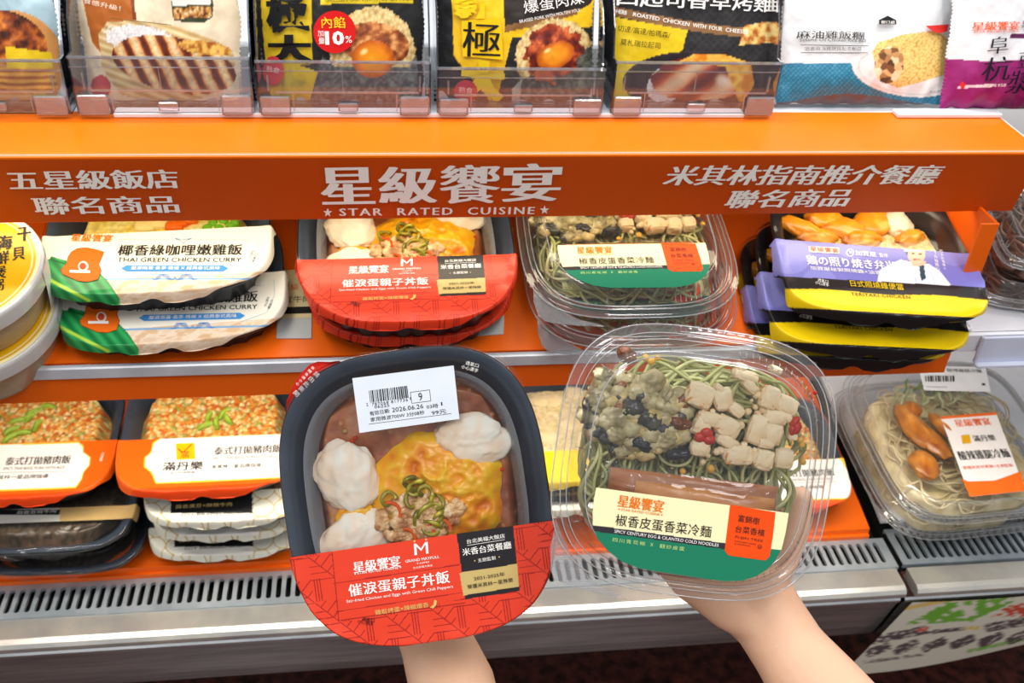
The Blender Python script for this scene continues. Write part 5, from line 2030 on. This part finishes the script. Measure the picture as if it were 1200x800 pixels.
for k, (px_, py_, sx, sy, rt) in enumerate(((940, 268, 12, 20, 60), (968, 258, 22, 10, 0), (990, 268, 26, 12, -10), (1022, 262, 26, 14, 30), (1050, 262, 16, 16, 0), (958, 278, 20, 9, 0), (1010, 280, 22, 10, 10), (1066, 280, 18, 8, 20))):
    blobpart('chicken_piece', Tk, M1, px_, py_, HT - .009, (sx * .0009, sy * .0011), .0065, rt, .45, 2.4, 200 + k, col_teri if k != 4 else col_chicken, M_FOOD, 18)


def paint_teri(img, px, py, x, y):
    img[:] = (124, 122, 202)
    for (cx, cy, r) in ((925, 300, 26), (1000, 285, 22), (1120, 292, 24), (960, 330, 20)):
        put(img, ell(px, py, cx, cy, r, r * .8) < 1, (138, 138, 212))
    l0 = 324 + (px - 925) * 0.055
    # the chef portrait
    sk = (234, 190, 160)
    body_ = inside(px, py, [(1028, 330), (1031, 316), (1044, 309), (1056, 304), (1072, 308), (1088, 309), (1102, 318), (1116, 336)])
    put(img, body_, (238, 240, 246))
    put(img, body_ & ((seg(px, py, 1066, 308, 1074, 330) < .7) | (seg(px, py, 1090, 316, 1096, 334) < .6)), (206, 210, 224))
    put(img, inside(px, py, [(1066, 304), (1086, 306), (1082, 313), (1070, 312)]), sk)
    put(img, inside(px, py, [(1077, 311), (1083, 311), (1085, 326), (1080, 329), (1078, 320)]), (30, 70, 90))
    put(img, ell(px, py, 1074, 298.5, 10, 11.5) < 1, sk)
    put(img, inside(px, py, [(1062, 291), (1064, 296), (1062, 300)]), (50, 40, 36))
    put(img, (ell(px, py, 1070, 297, 2, 1) < 1) | (ell(px, py, 1078.5, 297.5, 2, 1) < 1), (60, 40, 30))
    put(img, seg(px, py, 1071, 304, 1078, 304) < .7, (190, 80, 70))
    put(img, inside(px, py, [(1060, 294), (1058, 284), (1064, 278), (1076, 276), (1084, 280), (1084, 294)]), (244, 246, 248))
    put(img, py > l0, (24, 22, 24))
    put(img, py > l0 + 13.5 + 1.2 * np.sin(px * .05), (236, 200, 10))
    put(img, py > l0 + 36, (24, 22, 24))


vT = to_local(M1, 1022, 289, HT).y
P, nu_, nv_ = film_sheet(w1 / 2 * 1.02, l1 / 2 * 1.02, NT, -l1 / 2 * 1.02, vT, surfT, 260, 120, jit=.05)
P[:, 2] += .0004
lab = painted('label', P, nu_, nv_, M1, paint_teri, M_PRINT, Tk)
P, nu_, nv_ = film_sheet(w1 / 2 * 1.02, l1 / 2 * 1.02, NT, vT, l1 / 2 * 1.02, surfT, 60, 40, jit=.05)
obj('clear_film', MB().grid(P, nu_, nv_), M_FILM, Tk, smooth=True)
a = Art(M1, HT, surf=surfT, lift=.0010)
a.poly(ink(250, 236, 226), [(947, 289), (983, 291), (983, 298), (948, 296)], lift=.0008)
a.text(OR, '星級饗宴', (949, 292), (982, 294.5), 5.6, song=.04, fat=.02)
a.disc(W_, (996, 296.5), 4.6, n=20)
a.disc(ink(140, 142, 212), (996, 296.5), 3.4, n=16, lift=.0013)
a.text(W_, '加', (994, 296.5), (998, 296.8), 4, lift=.0015)
a.text(W_, '加賀屋', (1002, 297), (1026, 299), 5.6, song=.03)
a.text(W_, '監修', (1030, 299.5), (1040, 300.3), 4.4)
a.text(W_, '鶏の照り焼き弁当', (945, 305), (1048, 312.5), 10.5, fat=.02, song=.03)
a.text(W_, '加賀屋秘製照燒醬×油蔥燉飯', (949, 314.5), (1048, 321.5), 4.2, fat=.012)
for k, s in enumerate('マル秘照り'):
    a.text(W_, s, (1093 + k * .9, 296 + k * 5), (1097 + k * .9, 296.3 + k * 5), 4)
for k, s in enumerate('日本料理職人'):
    a.text(W_, s, (1101 + k * .8, 295 + k * 4), (1104 + k * .8, 295.2 + k * 4), 3)
a.text(ink(246, 206, 30), '日式照燒雞便當', (996, 332.5), (1058, 337), 7.2, fat=.02)
a.text(W_, '透氣口', (958, 328.5), (970, 331), 3.8, fat=.01)
a.text(W_, '小心燙手', (955, 331.5), (971, 335), 3.8, fat=.01)
a.text(ink(40, 40, 20), 'TERIYAKI CHICKEN', (997, 345), (1066, 349), 3.4, song=.03, spacing=1.15)
a.done(lab, 'lettering')
for (L_, R_2, F_, h_, lb) in (((892, 322), (1118, 338), (1006, 407), .040, 'second violet-labelled chicken bento, shifted left under the topmost one'),
                              ((876, 350), (1100, 362), (986, 421), .014, 'bottom violet-labelled chicken bento, furthest left in its stack')):
    M2, w2, l2 = fit(L_, R_2, F_, P2, T2, h_, .86, HT)
    dup(Tk, M2, lb, 'violet-labelled chicken bentos')

# --- porridge bowls


def bowl(label, L_, R_2, F_, h_, Hb, txt, px_txt):
    Mb, wb, lb_ = fit(L_, R_2, F_, P2, T2, h_, 1.0, Hb)
    r = wb / 2
    root = thing('porridge_bowl', label, 'porridge bowl', Mb, 'gold-lidded porridge bowls')
    m = MB()
    loft(m, r, r, 2, [(0.001, Hb - .004), (.003, Hb - .012), (.004, Hb * .66), (.0042, Hb * .64), (.010, Hb * .2), (.016, .001), (.016, 0)], 72)
    loft(m, r, r, 2, [(.016, 0.0), (.0162, .0002)], 72, cap1=True)
    obj('cup', m, noise_mat('tan_translucent_cup', (160, 130, 90), (190, 162, 120), 30, .3), root, smooth=True)
    m = MB()
    loft(m, r, r, 2, [(.0005, Hb - .016), (0, Hb - .004), (.0005, Hb - .001), (.002, Hb), (.004, Hb - .0016)], 72)
    obj('lid_rim', m, clear_mat('white_translucent_rim', refl=1.5, haze=.72, hazecol=(.86, .85, .82)), root, smooth=True)
    t = np.linspace(0, 2 * np.pi, 120)
    rr_ = np.linspace(0, r - .0035, 60)
    T, Q = np.meshgrid(t, rr_)
    T, Q = T.ravel(), Q.ravel()

    def pf(img, px, py, x, y):
        img[:] = (232, 178, 12)
        img += ((fbm(x * 40, y * 40, 2) - .5) * 24)[:, None]
        q_ = np.hypot(x, y) / (r - .0035)
        put(img, (q_ > .955) | ((q_ > .91) & (q_ < .93)), (250, 236, 180))
        put(img, (q_ > .885) & (q_ < .895), (250, 226, 120))
        put(img, y > r * .74, (248, 246, 240))
    cd = painted('lid', np.column_stack([Q * np.cos(T), Q * np.sin(T), np.full(len(T), Hb - .0012)]), 120, 60, Mb, pf, M_PRINT, root)
    a = Art(Mb, Hb - .001, lift=.0003)
    for s, cx, cy, wd in px_txt:
        a.text(DK, s, (cx - 3 - wd * .42, cy + 4), (cx - 3 + wd * .42, cy + 2), wd * .85, song=.035)
    a.done(cd, 'lettering')
    sl = MB()
    for k in range(13):
        th = R(-50 + k * 5)
        sl.add([(0, 0, 0)], [])
    N = 14
    V = []
    for z_, rd in ((Hb - .001, r + .001), (Hb - .022, r - .001), (Hb - .045, r - .004)):
        for k in range(N):
            th = R(-8 + k * 2.2)
            V.append((rd * math.cos(th), rd * math.sin(th), z_))
    obj('paper_sleeve', MB().grid(V, N, 3), M_WHITEPL, root, smooth=True)
    return root


bowl('upper gold-lidded porridge bowl with black brush characters at the left edge', (-162, 312), (52, 300), (-50, 388), .085, .055, '', (('干', 32, 271, 19), ('貝', 25, 294, 17), ('海', 9, 281, 19), ('鮮', 6, 299, 18), ('煲', 3, 316, 17), ('粥', 1, 331, 15)))
bowl('lower gold-lidded porridge bowl beneath its twin at the left edge', (-146, 378), (67, 366), (-36, 442), .036, .055, '', (('干', 52, 338, 14), ('貝', 47, 356, 14), ('粥', 22, 384, 18), ('煲', 2, 391, 9)))

# ------------------------------------------------------------------ meals on the lower shelf
PORK = f_friedrice(7, ((0, (214, 96, 24)), (.35, (240, 168, 66)), (.6, (250, 214, 130)), (.8, (255, 236, 180)), (1, (150, 160, 60))))


def pork_meal(label, L_, R_2, F_, h_, polyW, texts, lblpx, clearpx, seed, beans):
    Hm, n_ = .042, 4.2
    Mx, w, l = fit(L_, R_2, F_, P3, T3, h_, .92, Hm)
    root = thing('packaged_meal', label, 'packaged meal', Mx, 'orange-labelled minced pork rice meals')
    tray(root, w, l, n_, Hm, M_TRAY, M_TRAYIN, ribs=False)
    sf = skirt(w / 2 * 1.02, l / 2 * 1.02, n_, Hm, drop=.008, r0=.968, wr=.003, seed=seed)
    bed('fried_rice', w / 2 - .018, l / 2 - .02, n_, Hm - .010, .006, PORK, M_FOOD, root, 110)
    for k, (px_, py_, rt) in enumerate(beans):
        q = to_local(Mx, px_, py_, Hm - .005)
        m = MB().tube([(-.009, 0, 0), (-.004, .0006, .001), (.004, .0004, .001), (.009, -.0004, 0)], [.003, .0035, .0035, .003], 8)
        obj('green_bean_piece', m, noise_mat('green_bean', (130, 170, 40), (176, 206, 80), 200, .35), root, smooth=True, M=Matrix.Translation((q.x, q.y, Hm - .004)) @ Matrix.Rotation(R(rt), 4, 'Z'))
    vv = to_local(Mx, lblpx[0], lblpx[1], Hm).y

    def pf(img, px, py, x, y):
        img[:] = (246, 96, 14)
        put(img, y < -l / 2 * .93, (232, 70, 14))
        cx = sum(p[0] for p in polyW) / len(polyW)
        cy = sum(p[1] for p in polyW) / len(polyW)
        big = [(cx + (p[0] - cx) * 1.035, cy + (p[1] - cy) * 1.07) for p in polyW]
        put(img, inside(px, py, big), (252, 200, 60))
        put(img, inside(px, py, polyW), (244, 242, 240))
    P, nu_, nv_ = film_sheet(w / 2 * 1.02, l / 2 * 1.02, n_, -l / 2 * 1.02, vv, sf, 220, 110, jit=.05)
    P[:, 2] += .0004
    lab = painted('label', P, nu_, nv_, Mx, pf, M_PRINT, root)
    P, nu_, nv_ = film_sheet(w / 2 * 1.02, l / 2 * 1.02, n_, vv, l / 2 * 1.02, sf, 60, 40, jit=.05)
    obj('clear_film', MB().grid(P, nu_, nv_), M_FILM, root, smooth=True)
    a = Art(Mx, Hm, surf=sf, lift=.001)
    texts(a)
    a.done(lab, 'lettering')
    return root, Mx, w


def tL(a):
    a.text(DK, '泰式打拋豬肉飯', (7, 541), (83, 538.5), 9.4, song=.02)
    a.text(ink(90, 90, 90), 'SPICY THAI BASIL PORK WITH RICE', (4, 549.5), (76, 548), 3.2)
    a.line(ink(90, 90, 90), [(0, 554), (78, 552.5)], .5)
    a.text(DK, '米其林一星品牌指導', (-10, 560), (57, 558), 4.8)
    a.text(W_, '透氣口', (118, 541), (121, 531), 3)


def tM(a):
    a.text(DK, '泰式打拋豬肉飯', (251, 529), (330, 525.5), 9.4, song=.02)
    a.text(ink(90, 90, 90), 'SPICY THAI BASIL PORK WITH RICE', (250, 537.5), (325, 534.5), 3.2)
    a.line(ink(90, 90, 90), [(250, 541.5), (330, 538)], .5)
    a.text(DK, '米其林一星品牌指導', (248, 547.5), (306, 545), 4.8)
    a.poly(ink(244, 180, 10), [(206, 520), (228, 519), (229, 538), (207, 539)], lift=.0008)
    a.line(ink(190, 50, 30), [(209, 526), (214, 531), (225, 521)], 1.4, lift=.0011)
    a.text(ink(190, 50, 30), '滿', (212, 533), (222, 532.5), 8, lift=.0011)
    a.text(DK, '滿丹樂', (191, 547), (238, 545.5), 10, song=.04)
    a.text(DK, '泰式料理餐廳', (199, 554.5), (229, 553.5), 2.6)


pork_meal('orange-labelled minced pork rice meal with green beans at the left edge of the lower shelf', (-72, 526), (138, 519), (30, 584), .112,
          [(-60, 523), (92, 519), (97, 524), (97, 530), (105, 536), (104, 545), (97, 553), (95, 561), (88, 570), (-60, 576)], tL, (30, 519), None, 3,
          ((22, 494, 20), (36, 490, 60), (14, 505, 40), (44, 500, 80), (28, 508, 10), (58, 478, -10), (24, 468, 0), (40, 484, 30), (12, 514, 50), (50, 470, 10)))
PM, PMx, PMw = pork_meal('orange-labelled minced pork rice meal with square gold logo, left of the held tray', (139, 516), (351, 507), (245, 575), .132,
                         [(188, 514), (345, 508), (352, 530), (345, 558), (184, 565), (181, 558), (178, 552), (171, 547), (171, 536), (178, 530), (180, 520)], tM, (245, 512), None, 5,
                         ((245, 490, 80), (254, 497, 100), (262, 486, 60), (240, 500, 30), (268, 493, 120)))

# black lidded trays under the left meal


def tray_meal(label, L_, R_2, F_, h_, mat_label, seed, group, food, tray_m=M_TRAY, band=None, ratio=.95, n_=4.0, dome=False, cat='packaged meal', txt=None):
    Hm = .036
    Mx, w, l = fit(L_, R_2, F_, P3, T3, h_, ratio, Hm)
    root = thing('packaged_meal', label, cat, Mx, group)
    tray(root, w, l, n_, Hm, tray_m, M_TRAYIN, ribs=False)
    sf = skirt(w / 2 * 1.02, l / 2 * 1.02, n_, Hm, drop=.007, r0=.968, wr=.004, seed=seed)
    bed('food', w / 2 - .02, l / 2 - .02, n_, Hm - .012, .005, food, M_FOOD, root, 60)
    vv = to_local(Mx, band[0], band[1], Hm).y if band else None
    v1_ = to_local(Mx, band[0], band[2], Hm).y if band else None
    if band:
        if v1_ < -l / 2 * .9:
            v1_ = -l / 2 * 1.02
        P, nu_, nv_ = film_sheet(w / 2 * 1.02, l / 2 * 1.02, n_, v1_, vv, sf, 160, 60, jit=.05)
        P[:, 2] += .0004
        lab = painted('label', P, nu_, nv_, Mx, mat_label, M_PRINT, root)
        if txt:
            a = Art(Mx, Hm, surf=sf, lift=.001)
            txt(a)
            a.done(lab, 'lettering')
    P, nu_, nv_ = film_sheet(w / 2 * 1.02, l / 2 * 1.02, n_, -l / 2 * 1.02, l / 2 * 1.02, sf, 90, 60, jit=.05)
    obj('clear_film', MB().grid(P, nu_, nv_), M_CLEARW, root, smooth=True)
    return root, Mx


def pl_white(img, px, py, x, y):
    img[:] = (226, 224, 216)
    put(img, (py > 597) & (py < 603), (30, 30, 32))
    put(img, px > 70, (214, 180, 120))


noodle_food = lambda c1, c2: f_friedrice(4, ((0, c1), (1, c2)))
tray_meal('black lidded tray with a thin white label under the left-edge orange meal', (-60, 604), (160, 596), (48, 648), .066, pl_white, 4, 'plain black trays under the orange meal', noodle_food((70, 60, 50), (120, 100, 80)), band=(40, 596, 612), ratio=.9, txt=lambda a: a.text(W_, '蒜香豆豉牛肉', (20, 601), (66, 599), 3.6))
tray_meal('lowest black lidded tray at the bottom left, resting on the orange shelf', (-40, 640), (172, 634), (64, 672), .028, None, 7, 'plain black trays under the orange meal', noodle_food((50, 46, 44), (90, 80, 70)), ratio=.9)


def pl_pattern(img, px, py, x, y):
    img[:] = (228, 228, 214)
    u, v = x * 80, y * 80
    g = np.abs(np.sin(u * 1.6)) + np.abs(np.sin(v * 1.6))
    put(img, (g > .9) & (g < 1.08), (196, 166, 90))
    put(img, (px < 296) & (py < 612) & (py > 601) & (px > 200), (236, 234, 226))
    put(img, (py < 601) & (px > 200) & (px < 296), (28, 28, 30))


def txP(a):
    a.text(ink(216, 190, 120), '醬香黃豆×麻辣牛肉', (206, 594), (272, 591), 4.6, fat=.01)
    a.text(ink(90, 90, 90), 'SOY BRAISED BEEF', (212, 604), (284, 601), 2.6)


TP, TPx = tray_meal('topmost cream patterned meal beneath the gold logo meal', (168, 578), (372, 570), (272, 611), .098, pl_pattern, 8, 'cream patterned meals', noodle_food((120, 90, 50), (190, 160, 110)), band=(270, 575, 640), ratio=.8, txt=txP)
for (L_, R_2, F_, h_, lb) in (((176, 600), (378, 590), (282, 627), .066, 'middle cream patterned meal of the stack under the gold logo meal'),
                              ((172, 622), (370, 612), (278, 650), .030, 'lowest cream patterned meal, lying on the orange shelf')):
    M2, w2, l2 = fit(L_, R_2, F_, P3, T3, h_, .8, .036)
    dup(TP, M2, lb, 'cream patterned meals')


def pl_yel(img, px, py, x, y):
    img[:] = (240, 206, 40)
    put(img, py < 526, (40, 42, 46))


WM, WMx = tray_meal('pale dumpling-filled meal with yellow hem glimpsed between the two held meals', (560, 508), (768, 500), (664, 566), .110, pl_yel, 12, 'meals glimpsed behind the held ones', noodle_food((236, 214, 150), (255, 246, 214)), band=(660, 528, 600), ratio=.8)
for k in range(14):
    X, Y = random.uniform(-.07, .07), random.uniform(-.03, .06)
    obj('dumpling', MB().blob((0, 0, 0), (.014, .011, .006), None, .4, 2, 300 + k, 12, 0, col_const((236, 216, 170), (252, 242, 214), f=80)), M_FOODM, WM, smooth=True, attr=True, M=Matrix.Translation((X, Y, .028)))
M2, w2, l2 = fit((566, 552), (770, 544), (668, 606), P3, T3, .070, .8, .036)
dup(TP, M2, 'cream patterned meal under the dumpling meal between the held ones', 'meals glimpsed behind the held ones')
M2, w2, l2 = fit((795, 546), (1006, 540), (900, 612), P3, T3, .045, .92, .042)
dup(PM, M2, 'orange-labelled meal showing through and beside the held clear box', 'orange-labelled minced pork rice meals')

# ------------------------------------------------------------------ chicken noodle clamshells, lower right
Hc = .045
T3R = (0, .858, .482)
M1, w1, l1 = fit((1022, 520), (1232, 500), (1140, 606), T3R, T3, .080, 1.02, Hc)
K = thing('packaged_meal', 'front clear clamshell of chicken noodles with white and orange label, lower right', 'packaged meal', M1, 'chicken noodle clamshells')
clamshell(K, w1 / 2, l1 / 2, 4.4, Hc, teeth=60)
bed('noodle_bed', w1 / 2 - .026, l1 / 2 - .028, 4.4, .010, .006, f_dark((206, 190, 140), (236, 224, 184)), M_FOOD, K, 50)
noodles(K, w1 / 2 - .022, l1 / 2 - .024, 31, 70, (214, 196, 150), (240, 228, 190))
for k, (px_, py_, sx, sy, rt) in enumerate(((1072, 500, 16, 34, 10), (1090, 515, 14, 30, 20), (1084, 545, 16, 22, 0), (1068, 480, 14, 12, 30), (1106, 500, 10, 24, 20))):
    blobpart('chicken_piece', K, M1, px_, py_, .0395, (sx * .0011, sy * .0011), .006, rt, .35, 2.4, 400 + k, col_const((176, 96, 20), (236, 166, 70), f=90), M_FOOD, 18)
for k in range(16):
    q = to_local(M1, 1050 + 5.2 * k, 462 + 10 * math.sin(k * 2.1), .037)
    m = MB().tube([(0, -.013, 0), (.002, -.004, .0015), (-.001, .005, .0012), (.001, .013, 0)], .0016, 6)
    obj('cucumber_strip', m, ink(*((200, 220, 150), (226, 232, 190), (130, 170, 80))[k % 3], .3), K, smooth=True, M=Matrix.Translation((q.x, q.y, .037 + .001 * (k % 3))) @ Matrix.Rotation(R(-40 + 25 * math.sin(k * 3.3)), 4, 'Z'))
a = Art(M1, Hc + .0006, lift=.0004)
lb = MB()


def quadpart(name, Mx, pts, z, mat, parent):
    q = [to_local(Mx, p[0], p[1], z) for p in pts]
    return obj(name, MB().poly([(v.x, v.y) for v in q], z, thick=.0003), mat, parent)


lab = quadpart('label', M1, [(1102, 488), (1167, 483), (1202, 575), (1137, 582)], Hc + .0006, ink(244, 240, 240), K)
a.poly(ink(240, 110, 30), [(1102, 488), (1167, 483), (1168, 486), (1103, 491)])
a.poly(ink(240, 110, 30), [(1127, 561), (1135, 564), (1165, 563), (1180, 558), (1196, 552), (1202, 575), (1137, 582)])
a.text(OR, '星級饗宴', (1119, 496), (1160, 493.5), 8, song=.05, fat=.015)
a.poly(ink(230, 170, 20), [(1126, 510), (1136, 509), (1138, 519), (1128, 520)], lift=.0003)
a.text(DK, '滿丹樂', (1140, 514), (1166, 512.5), 7, song=.03)
a.text(DK, '酸辣雞腿冷麵', (1123, 534), (1182, 530.5), 10, song=.03)
a.text(OR, '泰國米其林餐廳×主廚監製', (1128, 548), (1187, 545), 3.6)
a.done(lab, 'lettering')
stk = quadpart('price_sticker', M1, [(1076, 428), (1155, 430), (1161, 459), (1083, 457)], Hc + .0006, ink(232, 236, 242), K)
a = Art(M1, Hc + .0009, lift=.0003)
a.text(DK, '星級饗宴 酸辣雞腿冷麵', (1080, 433), (1150, 434.5), 4)
for k in range(12):
    a.poly(BK, [(1084 + k * 2.9, 440), (1085.2 + k * 2.9 + (k % 3) * .5, 440), (1085.8 + k * 2.9 + (k % 3) * .5, 447), (1084.6 + k * 2.9, 447)])
a.line(BK, [(1085, 453), (1110, 453.5)], .6)
a.poly(BK, [(1150, 449), (1154, 449), (1155, 451.5), (1151, 451.5)])
a.done(stk, 'lettering')
M2, w2, l2 = fit((1008, 545), (1215, 525), (1122, 625), T3R, T3, .036, 1.02, Hc)
dup(K, M2, 'second chicken noodle clamshell, peeking out left of and below the front one', 'chicken noodle clamshells')

# ------------------------------------------------------------------ buckwheat noodle clamshells, right edge of the middle shelf
MS = frame(Vector((.690, .835, .858)), Matrix.Rotation(R(-14), 3, 'Z') @ Matrix.Rotation(R(12), 3, 'X'))
S = thing('packaged_meal', 'lower clear box of brown buckwheat noodles on the white shelf at the right edge', 'packaged meal', MS, 'buckwheat noodle boxes')
clamshell(S, .085, .075, 7, .042, fl=.024, teeth=60)
bed('noodle_bed', .070, .060, 6, .008, .005, f_dark((90, 66, 52), (128, 100, 82)), M_FOOD, S, 50)
noodles(S, .076, .066, 51, 110, (98, 72, 56), (156, 126, 104), z1=.034)
dup(S, MS @ Matrix.Translation((.004, .006, .048)) @ Matrix.Rotation(R(3), 4, 'Z'), 'upper clear box of brown buckwheat noodles at the right edge', 'buckwheat noodle boxes')

# ------------------------------------------------------------------ price cards lying on the shelf


def card(label, pts, c1, c2, split, txt=None):
    Rt = Matrix.Rotation(R(T2), 3, 'X')
    n = Rt @ Vector((0, 0, 1))
    base = Vector(P2) + n * .0004
    W = [on_plane(p[0], p[1], base, n) for p in pts]
    c = sum(W, Vector()) / 4
    Mx = frame(c, Rt)
    root = thing('price_card', label, 'price card', Mx, 'price cards on the middle shelf')
    obj('card', MB().poly([tuple((Mx.inverted() @ w_).xy) for w_ in W], .001, thick=.001), ink(*c2), root)
    mid = [W[0], W[1], W[1].lerp(W[2], split), W[0].lerp(W[3], split)]
    obj('printed_panel', MB().poly([tuple((Mx.inverted() @ w_).xy) for w_ in mid], .0013), ink(*c1), root)
    if txt:
        a = Art(Mx, .0013, lift=.0003)
        txt(a)
        a.done(root, 'lettering')


card('cream and grey price card on the shelf, left of the omelette meals', [(328, 318), (366, 316), (365, 397), (324, 397)], (226, 206, 160), (190, 192, 192), .72, lambda a: (a.text(OR, '星級', (330, 337), (350, 336), 7), a.text(DK, '宜牛肉', (333, 351), (364, 350), 8), a.poly(BK, [(326, 360), (366, 359), (366, 367), (326, 368)])))
card('grey price card tucked beneath the right front of the omelette meals', [(556, 340), (592, 338), (590, 392), (556, 394)], (60, 56, 50), (196, 198, 196), .6)
card('yellow and grey price card between the noodle boxes and the bentos', [(862, 322), (882, 320), (905, 380), (876, 386)], (232, 202, 30), (120, 124, 120), .55)
card('silver price card under the green curry meals', [(86, 370), (160, 366), (160, 402), (88, 404)], (150, 150, 150), (176, 178, 180), .4)

# back rows, standing behind the front stacks
bpy.context.view_layer.update()
for src, (dx, dy, dz), lb, gp in ((G, (.045, .185, .0), 'green curry meal in the back row behind the front curry stack', 'meals in the back row'),
                                  (A, (.01, .235, .0), 'omelette meal in the back row behind the front omelette stack', 'meals in the back row')):
    if src is G:
        dup(src, src.matrix_world @ Matrix.Translation((dx, dy, dz)), lb, gp)
